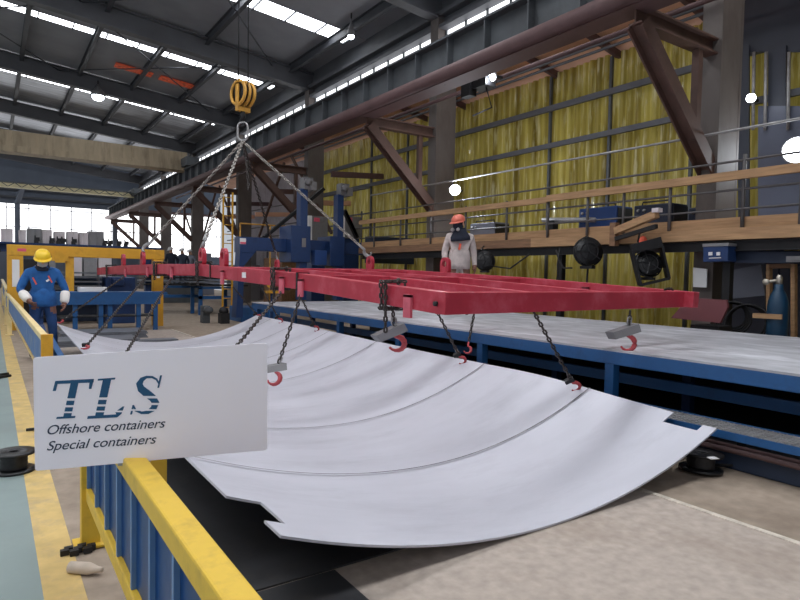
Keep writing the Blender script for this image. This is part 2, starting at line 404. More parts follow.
# eave beam, clerestory, sheet below it
b = MB().box(10.22, 10.5, -3, 53, 8.16, 9.25); b.box(10.0, 10.22, -3, 53, 8.5, 8.62); b.box(10.02, 10.22, -3, 53, 8.16, 8.26); struct('eave_beam', b, 'rafter')
for i in range(len(YC)-1):
    y0, y1 = YC[i]+.18, YC[i+1]-.18
    b = MB().box(10.3, 10.32, y0, y1, 7.3, 8.16); w = struct('window_%d' % (i+20), b, 'clere')
    b = MB(); n = 9
    for k in range(n+1):
        y = y0+(y1-y0)*k/n; b.box(10.25, 10.3, y-.025, y+.025, 7.3, 8.16)
    b.box(10.25, 10.3, y0, y1, 7.74, 7.77); b.box(10.25, 10.3, y0, y1, 7.28, 7.34)
    struct('window_frame', b, 'girder', w)
b = MB().box(10.26, 10.34, 2, 53, 7.1, 7.3); b.tube([(9.85, 2, 6.15), (9.85, 40, 6.15)], .05, 8); struct('trim_5', b, 'flange')
# lean-to roof over the side aisle
b = MB().hexa([(10.4, 1, 7.5), (10.4, 40, 7.5), (13.2, 40, 6.95), (13.2, 1, 6.95)], [(10.4, 1, 7.55), (10.4, 40, 7.55), (13.2, 40, 7.0), (13.2, 1, 7.0)])
struct('ceiling', b, 'tarp')
for y in (3, 7, 9.3, 11.2, 15, 17, 19, 25):
    b = MB().bar((10.4, y, 7.38), (13, y, 6.86), .1, .16); struct('rafter', b, 'flange')
# ribbed translucent side wall
XW = 12.6
def ribwall(y0, y1, z0, z1, m, nm, X=XW, amp=.035, pitch=.22):
    vs = []; n = int((y1-y0)/pitch*6)
    for k in range(n+1):
        y = y0+(y1-y0)*k/n; ph = (y/pitch) % 1
        a = amp*(1 if ph < .35 else (-1 if .5 < ph < .85 else (1-(ph-.35)/.15*2 if ph <= .5 else -1+(ph-.85)/.15*2)))
        wob = .02*math.sin(y*1.7)+.012*math.sin(y*4.3)
        for z in (z0, (z0+z1)/2, z1): vs.append((X+a+wob*(1 if z > z0 else .3), y, z))
    fs = [(k*3+j, (k+1)*3+j, (k+1)*3+j+1, k*3+j+1) for k in range(n) for j in (0, 1)]
    return struct(nm, MB().add(vs, fs), m)
ribwall(4.9, 25.5, .0, 7.0, 'curtain', 'wall_right')
ribwall(1.2, 4.9, .0, 7.0, 'curtain', 'wall_right')
ribwall(25.5, 34, 0, 7.0, 'aisle', 'wall_right')
ribwall(-3.4, 1.2, 0, 7.0, 'darksheet', 'wall_right')
struct('wall_blocker', MB().box(5.5, 12.7, -3.5, -3.4, 0, 9.3), 'midsheet')  # added unseen wall section, blocks sky light from the right side
for z, r in ((6.04, .09), (5.05, .08), (3.6, .04)):
    b = MB().bar((XW-.16, 1.5, z), (XW-.16, 25.5, z), .09, r*1.6); struct('girt', b, 'rafter')
for y in (7.3, 9.4, 11.3, 15.6, 18, 20.5, 25.4):
    b = MB().bar((XW-.1, y, .4), (XW-.1, y, 6.9), .07, .07); struct('girt', b, 'girder')
for dz in (0, .14):
    b = MB().tube([(11.6, 1.5, 6.75+dz), (11.6, 26, 6.75+dz)], .035, 8); struct('pipe', b, 'rafter')
b = MB().tube([(9.75, 1.5, 3.88), (9.75, 16, 3.95)], .022, 6); struct('pipe', b, 'steel')
# dark sheets of the side wall beyond the nearest column
def pxbox(x0, y0, x1, y1, X, t=.04):
    P = [at(x0, y1, X=X), at(x1, y1, X=X), at(x1, y0, X=X), at(x0, y0, X=X)]
    return MB().prism(P, (t, 0, 0))
struct('wall_right', pxbox(738, -20, 822, 52, 12.3), 'darksheet'); struct('wall_right', pxbox(738, 45, 749, 240, 12.2), 'darksheet')
struct('wall_right', pxbox(768, 45, 786, 112, 12.25), 'darksheet')
struct('wall_right', pxbox(758, 106, 822, 222, 12.2), 'midsheet')
for x in (754, 766, 789):
    a, c = at(x, 52, X=12.15), at(x-1, 130, X=12.15); struct('pipe', MB().tube([a, c], .03, 6), 'steel')
# end gable: lit glazing band, sheets above and below
YE = 53.6
b = MB().box(-8, 17, YE, YE+.1, 6.3, 11.5); struct('wall_back', b, 'gable')
b = MB().box(-8, 17, YE, YE+.1, 0, 2.75); struct('wall_back', b, 'gable')
for z in (6.75, 7.3): b = MB().box(-8, 10, YE-.25, YE, z, z+.12); struct('girt', b, 'purlin')
b = MB().box(-8, 17, YE+.05, YE+.08, 2.75, 6.3); w = struct('window_1', b, 'windowlit')
b = MB(); x = -7.5
while x < 17: b.box(x-.03, x+.03, YE-.02, YE+.05, 2.75, 6.3); x += 1.42
for z in (2.78, 4.6, 6.0): b.box(-8, 17, YE-.02, YE+.05, z-.03, z+.03)
struct('window_frame', b, 'sheetgrey', w)
for x in (1.7, 8.35):
    b = MB().box(x-.17, x+.17, YE-.5, YE-.1, 0, 6.4); b.bar((x, YE-.4, 6.3), (x+.3, YE-1.6, 7.4), .3, .2); struct('column', b, 'gable')
b = MB().box(9.5, 17, YE-.3, YE-.1, 6.3, 6.5); struct('girt', b, 'flange')

# raised walkway along the columns: decking, timber edge boards, rails
XP = 9.5
wk = thing('walkway', (XP, 2, 2.1), 'raised timber walkway with pipe railing along the yellow side wall', 'walkway')
obj('deck', MB().box(XP, 12.2, 1.5, 16.2, 2.16, 2.2), 'wooddark', wk)
obj('edge_board', MB().box(XP-.04, XP, 1.5, 9.0, 2.15, 2.33), 'wood', wk)
obj('edge_board', MB().box(XP-.04, XP, 9.0, 16.2, 2.15, 2.33), 'wooddark', wk)
obj('toe_board', MB().box(XP+.06, XP+.1, 1.5, 16.2, 2.33, 2.5), 'wood', wk)
obj('support_beam', MB().ibeam((XP+.1, 1.5, 2.06), (XP+.1, 16.2, 2.06), .12, .16, .02, .02), 'black', wk)
obj('top_rail', MB().box(XP-.05, XP+.03, 1.5, 8.6, 3.07, 3.2), 'wood', wk)
obj('top_rail', MB().box(XP-.05, XP+.03, 8.6, 16.2, 3.05, 3.17), 'wood', wk)
for z in (2.62, 2.92, 3.36): obj('mid_rail', MB().tube([(XP+.02, 1.5, z), (XP+.02, 16.2, z)], .02, 6), 'rail', wk)
for y in (2.6, 3.9, 4.7, 5.9, 6.8, 7.6, 8.6, 9.8, 11.2, 12.6, 14, 15.4): obj('post', MB().tube([(XP+.02, y, 2.2), (XP+.02, y, 3.45 if y < 4.8 else 3.2)], .028, 6), 'rail', wk)
for y in (1.6, 5.0, 8.4, 12.0, 16.0): obj('leg', MB().bar((XP+.25, y, 0), (XP+.25, y, 2.0), .12, .12), 'black', wk)
# ------------------------------------------------------------------ big curved plate
def sm(t): t = max(0, min(1, t)); return t*t*(3-2*t)
def plate_z(X, Y):
    t = sm((Y-5)/8); zc = .022+.085*t
    if X < 2.8: a = .108+.018*t
    else: a = .103+.030*sm((Y-2.4)/2.2)
    return zc+a*(X-2.8)**2
PX0, PX1, PY0, PY1 = .965, 4.70, 2.41, 12.35
xs = sorted(set([PX0, 1.04, 1.145, 4.545, 4.63, PX1]+[1.145+(4.545-1.145)*i/44 for i in range(45)]))
ysl = sorted(set([PY0, 2.52, 2.60, 2.81, 2.915]+[2.915+(PY1-2.915)*i/40 for i in range(41)]))
mb = MB(); idx = {}
for i, x in enumerate(xs):
    for j, y in enumerate(ysl):
        idx[i, j] = len(mb.v); mb.v.append(V((x, y, plate_z(x, y))))
for i in range(len(xs)-1):
    for j in range(len(ysl)-1):
        x, y = (xs[i]+xs[i+1])/2, (ysl[j]+ysl[j+1])/2
        if x < 1.145 and 2.60 < y < 2.915: continue
        if x < 1.04 and y < 2.915: continue
        if x > 4.545 and 2.52 < y < 2.81: continue
        if x > 4.63 and y < 2.81: continue
        mb.f.append((idx[i, j], idx[i+1, j], idx[i+1, j+1], idx[i, j+1])); mb.smooth.append(True)
pl = obj('steel_plate', mb, 'plate')
md = pl.modifiers.new('thick', 'SOLIDIFY'); md.thickness = .012; md.offset = 1
md = pl.modifiers.new('sharp', 'EDGE_SPLIT'); md.split_angle = .6
tag(pl, 'huge pale grey steel plate sagging like a trough over the floor', 'steel plate')
for y in (3.66, 5.12, 7.45, 8.95, 10.3, 11.45):
    b = MB(); n = 40; vs = []
    for k in range(n+1):
        x = .97+(4.695-.97)*k/n; z = plate_z(x, y)+.0135
        vs += [(x, y-.007, z), (x, y+.007, z)]
    b.add(vs, [(2*k, 2*k+2, 2*k+3, 2*k+1) for k in range(n)], True); obj('weld_seam', b, 'seam', pl)

# ------------------------------------------------------------------ red lifting frame
FY0, FY1 = 3.62, 16.6
def FL(Y): return 2.9-.05*(Y-3.62)      # the frame hangs slightly turned
def FR(Y): return 6.4-.05*(Y-3.8)
def FC(Y, t): return FL(Y)+(FR(Y)-FL(Y))*t
def fz(Y):     # top of the bowed frame
    pts = [(3.5, 1.372), (6.0, 1.503), (9.2, 1.612), (12, 1.622), (14.5, 1.59), (17, 1.53)]
    for (a, za), (c, zc) in zip(pts, pts[1:]):
        if Y <= c: return za+(zc-za)*(Y-a)/(c-a)
    return pts[-1][1]
BH = .172
lf = thing('lifting_frame', (4.3, 10, 1.2), 'long red steel lifting frame hanging above the curved plate', 'lifting frame')
def longbeam(X, w=.12, h=BH, dz=0, parts=(3.62, 6.0, 7.6, 9.2, 11.3, 14, 16.6), nm='side_beam'):
    for a, c in zip(parts, parts[1:]):
        b = MB().bar((X(a), a, fz(a)-h/2+dz), (X(c), c, fz(c)-h/2+dz), w, h)
        obj(nm, b, 'red', lf, bevel=.006)
longbeam(FL); longbeam(FR)
for t in (.34, .66): longbeam(lambda Y: FC(Y, t), .09, .13, -.02, (3.75, 6.0, 9.2, 12, 14, 16.5), 'centre_beam')
for y in (FY0, 6.0, 8.6, 11.3, 14.0, FY1):
    z = fz(y)-BH/2
    e = .06 if y == FY0 else -.06
    b = MB().bar((FL(y)-e, y, z), (FR(y)+e, y+.175, z), .12, BH-(0 if e > 0 else .03)); obj('cross_beam', b, 'red', lf, bevel=.006)
# lifting eyes on top
def eye(X, Y, s=1.):
    z = fz(Y); w = .11*s; h = .25*s
    outer = [(X, Y-w, z-.01), (X, Y+w, z-.01), (X, Y+w, z+h*.55)]+[(X, Y+w*math.cos(a), z+h*.55+w*math.sin(a)) for a in [PI*k/10 for k in range(1, 10)]]+[(X, Y-w, z+h*.55)]
    hole = [(X, Y+w*.5*math.cos(a), z+h*.55+w*.5*math.sin(a)) for a in [2*PI*k/12 for k in range(12)]]
    bm = bmesh.new()
    # plate with a hole: ring of quads between the outline (resampled) and the hole
    b = MB(); n = 24; ov = []; hv = []
    c = V((X, Y, z+h*.55))
    for k in range(n):
        a = 2*PI*k/n; dx, dz = math.cos(a), math.sin(a)
        if dz >= 0: r = w
        else: r = min(w/abs(dx) if abs(dx) > 1e-6 else 9, (h*.55+.01)/abs(dz))
        ov.append(c+V((0, dx*r, dz*r))); hv.append(c+V((0, dx*w*.52, dz*w*.52)))
    t = V((.03, 0, 0)); vs = [p-t for p in ov]+[p-t for p in hv]+[p+t for p in ov]+[p+t for p in hv]
    fs = []
    for k in range(n):
        q = (k+1) % n
        fs += [(k, q, n+q, n+k), (2*n+k, 3*n+k, 3*n+q, 2*n+q), (k, 2*n+k, 2*n+q, q), (n+k, n+q, 3*n+q, 3*n+k)]
    bm.free()
    obj('lifting_eye', b.add(vs, fs), 'red', lf)
for X, Y in ((FL(8.24), 8.24), (FL(9.12), 9.12), (FL(12.5), 12.5), (FL(14.1), 14.1), (FR(7.78), 7.78), (FR(9.98), 9.98), (FR(14.08), 14.08)): eye(X, Y, 1.0)
# small tabs hanging below the beams
for X, Y in [(FL(y)-.075, y) for y in (4.0, 5.85, 6.3, 8.1, 10.4, 11.9, 13.6)]+[(FR(y)-.075, y) for y in (5, 9)]:
    z = fz(Y); b = MB().box(X-.012, X+.012, Y-.05, Y+.05, z-BH-.07, z-.05); b.box(X-.012, X+.05, Y-.05, Y+.05, z-.075, z-.055)
    obj('lug', b, 'pinkred', lf)
# black packing straps round the beam joints
for Y in (5.95, 8.6, 11.3):
    z = fz(Y); b = MB(); fl = FL(Y)
    for x in (fl-.072, fl+.066): b.box(x, x+.006, Y-.02, Y+.02, z-BH-.005, z+.008)
    b.box(fl-.072, fl+.072, Y-.02, Y+.02, z+.002, z+.01); b.box(fl-.072, fl+.072, Y-.02, Y+.02, z-BH-.01, z-BH-.002)
    obj('strap', b, 'black', lf)
b = MB().lathe([(.02, 0), (.02, .03)], (2.9-.055, 3.66, fz(3.6)-.09), (-1, 0, 0), 10); obj('bolt', b, 'black', lf)
b = MB().box(FL(7.4)-.066, FL(7.4)-.06, 7.32, 7.46, fz(7.4)-.12, fz(7.4)-.05); obj('sticker', b, 'white', lf)

# ------------------------------------------------------------------ crane hoist and four leg sling
HX, HY = 4.2, 11.5
hb = thing('hoist_block', (HX, HY, 5.0), 'yellow crane hook block with sheaves hanging on wire ropes under roof', 'crane hook')
c = at(243, 94, Y=HY); HX = c.x
ax = V((.965, .26, 0)); sd = V((-.26, .965, 0)); KS = .84
for t in (-.13, 0, .13):
    b = MB().ring(c+ax*t*KS, .27*KS, .032, ax, 22, 6); obj('guard_ring', b, 'hoistyellow', hb)
for t in (-.065, .065):
    b = MB().lathe([(.04, -.02), (.2, -.03), (.17, -.012), (.17, .012), (.2, .03), (.04, .02)], c+ax*t, ax, 22); obj('sheave', b, 'black', hb)
b = MB()
for t in (-.13, .13): b.bar(c+ax*t+V((0, 0, .16)), c+ax*t+V((0, 0, -.32)), .1, .02, ax)
b.bar(c+V((0, 0, -.3))-ax*.14, c+V((0, 0, -.3))+ax*.14, .1, .08); obj('side_plate', b, 'hoistyellow', hb)
b = MB().lathe([(.05, 0), (.05, .12), (.035, .2)], c+V((0, 0, -.5)), (0, 0, 1), 10)
hk = [c+V((0, 0, -.46))]+[c+V((0, 0, -.54))+sd*(.075*math.cos(a))+V((0, 0, .075*math.sin(a))) for a in [PI/2-.3-k*.42 for k in range(11)]]
b.tube(hk, [.028]*4+[.034]*4+[.024, .02, .016, .012], 8); obj('hook', b, 'black', hb)
for t in (-.12, .12):
    p = c+sd*t*1.9+ax*t*.4; b = MB().tube([p, (p.x, p.y, 9.6)], .013, 6); obj('wire_rope', b, 'black', hb)
sl = thing('chain_sling', (HX, HY, 1.9), 'four leg chain sling spreading from crane hook down to red frame', 'chain sling')
mt = c+V((0, 0, -.72))
b = MB(); b.link(mt, V((0, 0, 1)), V((.83, -.56, 0)), .4, .24, .022, 16, 8); obj('master_link', b, 'steel', sl)
st = mt+V((0, 0, -.19))
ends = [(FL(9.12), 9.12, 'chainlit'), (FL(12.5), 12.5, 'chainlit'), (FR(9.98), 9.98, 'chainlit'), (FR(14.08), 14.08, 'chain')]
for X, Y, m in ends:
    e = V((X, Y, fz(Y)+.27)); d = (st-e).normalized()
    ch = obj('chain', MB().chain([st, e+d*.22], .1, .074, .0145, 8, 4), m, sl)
    hook = MB(); cc = e+d*.07; s = d.cross(V((1, 0, 0))).normalized()
    pts = [cc+d*.15]+[cc+d*(.08*math.sin(a))+s*(.08*math.cos(a)) for a in [PI/2-k*.45 for k in range(10)]]
    hook.tube(pts, [.028, .028, .03, .034, .034, .034, .03, .026, .022, .016], 8); hook.bar(cc+d*.08, cc+d*.24, .05, .04)
    obj('hook', hook, 'steel', ch)
# doubled slack chain bundle just under the master link
obj('chain', MB().chain([st, st+V((.08, -.05, -.5)), st+V((.1, -.1, -.95))], .1, .074, .0145, 8, 4), 'chain', sl)

# ------------------------------------------------------------------ drop chains with plate hooks
def drop(top, hp, label, group, m='chain', s=.62, slack=True, clamp=True):
    top, hp = V(top), V(hp); d = (top-hp).normalized()
    r = thing('hook_chain', hp, label, 'chain hook', group)
    obj('chain', MB().chain([top, hp+d*.26*s], .064, .044, .0095, 8, 4), m, r)
    side = V((.75, -.55, 0)); side = (side-d*side.dot(d)).normalized()
    b = MB(); cc = hp+d*.07*s
    pts = [cc+d*.16*s]+[cc+d*(.075*s*math.sin(a))+side*(.075*s*math.cos(a)) for a in [PI/2-k*.42 for k in range(11)]]
    b.tube(pts, [.02*s, .02*s, .024*s, .028*s, .028*s, .028*s, .026*s, .022*s, .02*s, .016*s, .012*s, .012*s], 8)
    obj('hook', b, 'hookred', r)
    if clamp:
        b = MB(); q = cc+d*.15*s; b.bar(q-side*.1*s, q+side*.04*s, .07*s, .06*s, d)
        if s > .8:
            w_ = V((.3, -.95, 0)); b = MB().prism([q-side*.2*s-d*.05*s-w_*.04, q+side*.06*s+d*.06*s-w_*.04, q+side*.09*s-d*.02*s-w_*.04, q-side*.16*s-d*.12*s-w_*.04], w_*.08)
        obj('latch', b, 'greybox' if s > .8 else 'black', r)
        b = MB(); b.link(cc+d*.235*s, d, side, .1*s, .06*s, .01*s); obj('swivel', b, 'steel', r)
    return r
G = 'hook chains holding the curved plate'
def pz(X, Y): return V((X, Y, plate_z(X, Y)+.03))
# left edge
drop((FL(13.6)-.07, 13.6, fz(13.6)-BH-.05), pz(1.0, 12.25), 'hook chain at the far left tip of the curved plate', G)
drop((FL(11.9)-.07, 11.9, fz(11.9)-BH-.05), pz(1.0, 8.75), 'hook chain on left plate edge, next nearer after the far tip', G)
drop((FL(10.4)-.07, 10.4, fz(10.4)-BH-.05), pz(1.0, 6.6), 'slanting chain that drops behind the white sign above its lettering', G)
drop((FL(6.3)-.07, 6.3, fz(6.3)-BH-.05), pz(1.0, 4.3), 'thicker slanting chain running behind top right of the white sign', G, clamp=False)
h = at(272, 384, Y=5.6); drop((FL(5.85)-.07, 5.85, fz(5.85)-BH-.05), h, 'free hanging chain with grey hook beside right end of white sign', G, s=.85)
# right edge
def right(px, py, tx, ty, lab, s=.62):
    h = at(px, py, X=4.64); h.z = plate_z(4.64, h.y)-.005
    t = at(tx-.6*(px-tx)*.2, ty-9, Y=h.y); drop(t, h, lab, G, s=s)
right(577, 382, 536, 316, 'red hook chain biting the right plate edge nearest the camera')
right(463, 364, 437, 314, 'red hook chain on right plate edge, second from the near corner')
right(317, 331, 304, 309, 'hook chain on right plate edge left of the large free hook')
right(281, 325, 262, 293, 'pink hook chain on far right plate edge beside two slanting chains')
right(260, 319, 236, 296, 'chain with black latch at the far right corner of the plate')
h = at(466, 362, X=4.7); t = at(475, 309, Y=h.y+.2); drop(t, h+V((.05, .05, .1)), 'short chain sharing the second hook point with a slanting chain', G, clamp=False)
h = at(397, 350, Y=4.75); drop(at(392, 303, Y=4.6), h, 'large grey and red hook hanging free below the wrapped chain', G, s=1.05)
h = at(627, 350, Y=3.62); drop((h.x+.03, 3.62, 1.2), h, 'large red hook hanging free under the near cross beam right side', G, s=.95)
# chains looped round the left beam
def wrap(Y, label, n=2, tail=.18):
    b = MB(); z1 = fz(Y)+.03; z0 = fz(Y)-BH-.03; xa, xb = FL(Y)-.095, FL(Y)+.095
    for k in range(n):
        y = Y+k*.07-.03; s = .03*(k % 2)
        b.chain([(xa, y, z0-tail*(k == 0)), (xa, y+.02, z1), (xb, y+s, z1+.005), (xb, y+s, z0), (xa, y+s+.02, z0)], .064, .046, .0098, 8, 4)
    return tag(obj('looped_chain', b, 'chain'), label, 'chain', 'chains looped round the red beam')
wrap(4.3, 'chain looped round red beam nearest the front corner', 2, .2)
wrap(6.47, 'chain looped round red beam left of the black bracket joint', 2, .12)
wrap(9.06, 'chain looped round red beam beside the pale hooked lifting eye', 2, .1)
wrap(11.35, 'chain looped round red beam at its far left joint', 2, .08)
wrap(15.3, 'chain looped round red beam near its far end', 2, .06)
b = MB().chain([(6.05, FY0+.16, fz(FY0)+.02), (6.15, FY0+.15, fz(FY0)+.035), (6.25, FY0+.18, fz(FY0)+.02)], .06, .04, .009)
tag(obj('loose_chain', b, 'chain'), 'short loose chain lying on right end of near cross beam', 'chain')

# ------------------------------------------------------------------ blue steel work table
TX0, TX1, TY0, TY1, TZ = 5.14, 8.6, -.6, 13.8, .8
wt = thing('work_table', (6.9, 6.6, 0), 'long blue framed work table with a scuffed grey steel top', 'work table')
obj('table_top', MB().box(TX0, TX1, TY0, TY1, TZ-.02, TZ), 'tabletop', wt)
b = MB().box(TX0+.0, TX0+.06, TY0, TY1, TZ-.15, TZ-.02); b.box(TX1-.06, TX1, TY0, TY1, TZ-.15, TZ-.02)
for y in (TY0, TY1-.06): b.box(TX0, TX1, y, y+.06, TZ-.15, TZ-.02)
obj('edge_beam', b, 'blue', wt, bevel=.006)
b = MB()
for k in range(15): b.box(TX0+.06, TX1-.06, k*.95-.2, k*.95-.12, TZ-.14, TZ-.02)
obj('bearer', b, 'darkblue', wt)
for k, y in enumerate((-.4, 1.9, 3.78, 5.72, 7.6, 9.5, 11.5, 13.5)):
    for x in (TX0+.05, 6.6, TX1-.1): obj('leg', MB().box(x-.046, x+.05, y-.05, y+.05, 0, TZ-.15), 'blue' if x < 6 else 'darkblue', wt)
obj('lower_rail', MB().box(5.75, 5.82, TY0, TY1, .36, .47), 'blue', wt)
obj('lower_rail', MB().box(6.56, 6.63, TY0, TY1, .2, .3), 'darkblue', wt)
obj('shade_board', MB().box(TX1-.16, TX1-.12, TY0, TY1, .0, .64), 'black', wt)  # added black board, stands in for the shade below the table top
b = MB().box(5.35, 8.45, TY0, 13.6, 0, .012); tag(obj('floor_sheet', b, 'darkplate'), 'dark sheet added on the floor as shade under the table', 'floor sheet')  # dark sheet lays the table's shade onto the floor as colour
# grated step along the table
gs = thing('grated_step', (5.0, 1.5, 0), 'blue edged step of open steel grating beside the work table', 'step')
b = MB(); y = -.5
while y < 3.6: b.box(4.735, 5.09, y, y+.012, .30, .33); y += .05
for k in range(8): x = 4.745+k*.045; b.box(x, x+.012, -.5, 3.6, .30, .33)
obj('grating', b, 'steel', gs)
b = MB().box(4.72, 4.735, -.52, 3.62, .275, .335); b.box(5.085, 5.1, -.52, 3.62, .275, .335); obj('edge_angle', b, 'blue', gs)
for y in (-.4, 1.0, 2.4, 3.5): obj('leg', MB().box(5.03, 5.08, y, y+.05, 0.02, .28), 'black', gs)
b = MB().box(4.88, 4.90, -.8, 3.3, .013, .13); b.box(4.9, 5.0, -.8, 3.3, .11, .13); b.box(4.9, 5.0, -.8, 3.3, .0, .02)
tag(obj('channel_beam', b, 'navy'), 'dark teal steel channel lying on floor beneath the grated step', 'steel channel')
b = MB().tube([(4.8, 3.2, .16), (4.83, 2.2, .17), (4.8, 1.0, .165), (4.84, -.6, .17)], .022, 8); b.tube([(4.86, 3.2, .19), (4.87, 1.0, .2), (4.86, -.6, .19)], .016, 8)
tag(obj('pipe', b, 'flange'), 'thin brown pipes resting on the dark channel beside the floor', 'pipe')
def reel(c, axis, R, w, name, label, tilt=0):
    r = thing(name, c, label, 'cable reel'); c = V(c); a = V(axis).normalized()
    base = c
    for t in (0, w):
        obj('flange', MB().lathe([(R*.28, t), (R, t), (R, t+.018), (R*.28, t+.018), (R*.28, t)], base, a, 28), 'blackplastic', r)
    obj('cable', MB().lathe([(R*.6, .018)]+[(R*(.62+.02*(k % 2)), .018+(w-.018)*k/9) for k in range(1, 9)]+[(R*.6, w)], base, a, 24), 'cable', r)
    obj('hub', MB().ring(base+a*(w+.012), R*.26, R*.06, a, 16, 6), 'black', r)
    return r
reel((4.62, 2.52, .015), (0.05, 0, 1), .16, .12, 'cable_reel', 'black cable reel on floor beside the grated step')
obj('tape', MB().bar((4.5, 2.4, .156), (4.57, 2.37, .157), .06, .004), 'white', bpy.data.objects['cable_reel'])
rc = at(14, 471, Z=.005); reel((rc.x, rc.y, .005), (0, 0, 1), .14, .13, 'cable_drum', 'black cable drum standing on green floor left of the sign')
b = MB().tube([(4.78, 2.5, .03), (4.95, 2.35, .04), (5.0, 2.1, .03), (4.8, 1.6, .03)], .012, 6); tag(obj('cable', b, 'black'), 'black cable trailing from the reel across the right floor', 'cable')

# ------------------------------------------------------------------ dark floor sheets below the plate
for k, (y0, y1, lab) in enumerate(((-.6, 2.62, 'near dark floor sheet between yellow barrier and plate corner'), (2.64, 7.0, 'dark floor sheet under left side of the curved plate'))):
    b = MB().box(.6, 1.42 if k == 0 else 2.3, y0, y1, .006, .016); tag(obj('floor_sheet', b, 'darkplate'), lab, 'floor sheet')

# ------------------------------------------------------------------ guard barriers
def barrier(name, label, A, B, zt, zb, zfoot, posts, mr, mp, ribs=True, w=.085, side=1, inner=(), bh=.07, mb_=None):
    A, B = V(A), V(B); d = (B-A).normalized(); n = V((d.y, -d.x, 0))      # n points to the right of A->B
    r = thing(name, (A.x, A.y, 0), label, 'barrier', 'yellow and blue guard barriers')
    up = lambda p, z: V((p.x, p.y, z))
    obj('top_rail', MB().bar(up(A, zt-w/2)+n*w/2, up(B, zt-w/2)+n*w/2, w, w), mr, r, bevel=.008)
    obj('bottom_rail', MB().bar(up(A, zb+bh/2)+n*.03, up(B, zb+bh/2)+n*.03, .05, bh), mb_ or mr, r, bevel=.006)
    L = (B-A).length
    pm = MB()
    if ribs:
        k = int(L/.3); vs = []
        for i in range(k*4+1):
            t = i/(k*4); ph = i % 4; off = .03 if ph in (0, 1, 2) else .022
            p = A+d*(L*t)+n*off; vs += [up(p, zb+.06), up(p, zt-w+.01)]
        pm.add(vs, [(2*i, 2*i+2, 2*i+3, 2*i+1) for i in range(k*4)])
        pn = obj('panel', pm, mp, r)
        for i in range(0, k, 1):
            rb = MB()
            p = A+d*(L*(i+.5+.12)/k)+n*.02; rb.bar(up(p, zb+.07), up(p, zt-w), .022, .02, n)
            obj('rib', rb, 'ribblue', pn)
    else:
        pm.bar(up(A, (zb+zt)/2)+n*.03, up(B, (zb+zt)/2)+n*.03, .02, zt-zb-.08)
        obj('panel', pm, mp, r)
    for t in posts:
        p = A+d*t; b = MB().bar(up(p, zfoot)+n*.03, up(p, zt-w)+n*.03, .07, .09, n)
        if zfoot < .02: b.cbox(up(p, .012)+n*.03, (.16, .16, .012))
        obj('post', b, mr, r)
    for t in inner:
        p = A+d*t; obj('post', MB().bar(up(p, .008)+n*.13, up(p, zt-.01)+n*.13, .07, .07, n), mr, r)
    return r
barrier('guard_barrier', 'nearest guard barrier with yellow rail and ribbed blue panel at bottom', (.41, -.6, 0), (.41, 3.68, 0), .79, .255, .006, (.4, 4.2), 'yellow', 'barrierblue', inner=(1.2, 3.1), w=.078)
fb = barrier('guard_barrier', 'worn guard barrier ending in yellow post above left of sign', (.375, 6.36, 0), (.30, 18, 0), .90, .50, .006, (9.5,), 'yellowpale', 'barrierblue2', ribs=False, w=.06, bh=.03, mb_='linepaint')
obj('end_post', MB().bar((.378+.045, 6.33, .0), (.378+.045, 6.33, .9), .095, .05, (0, 1, 0)), 'gantry', fb)
barrier('guard_barrier', 'farthest guard barrier at left photo edge beyond the worker', (.31, 18.3, 0), (.42, 34, 0), .97, .5, .006, (.4, 10), 'yellowpale', 'barrierblue2', ribs=False)

# ------------------------------------------------------------------ white printed card, stood on the barrier as a made-up sign board
TLc, TRc, BRc, BLc = at(33, 357.5, d=2.235), at(267, 343, d=2.335), at(267, 450, d=2.335), at(35, 471, d=2.235)
ex = ((TRc-TLc)+(BRc-BLc)).normalized(); W_ = ((TRc-TLc).length+(BRc-BLc).length)/2
nz_ = ex.cross(((TLc-BLc)+(TRc-BRc)).normalized()).normalized(); ey = nz_.cross(ex)
# signed so that nz_ looks to the camera
if nz_.dot(CAM-TLc) < 0: nz_ = -nz_
sg = thing('printed_card', (BLc+BRc)/2, 'white printed card with blue lettering, set as a sign on the yellow barrier rail', 'sign')
def spt(u, v, h=0):
    """point on the board: u 0..1 across, v 0..1 down"""
    a = TLc.lerp(TRc, u); c_ = BLc.lerp(BRc, u); return a.lerp(c_, v)+nz_*h
ar = W_/((TLc-BLc).length); rad = .012
pts = []
for cu, cv, a0 in ((rad, rad*ar, PI), (1-rad, rad*ar, 1.5*PI), (1-rad, 1-rad*ar, 0), (rad, 1-rad*ar, .5*PI)):
    for k in range(5):
        a = a0+PI/2*k/4; pts.append(spt(cu+rad*math.cos(a), cv+rad*ar*math.sin(a)))
obj('board', MB().prism(pts, -nz_*.012), 'sign', sg)
def glyph(polys, nm, m, h=.0012):
    b = MB()
    for pg in polys: b.prism([spt(u, v, 0) for u, v in pg], nz_*h)
    return obj(nm, b, m, sg)
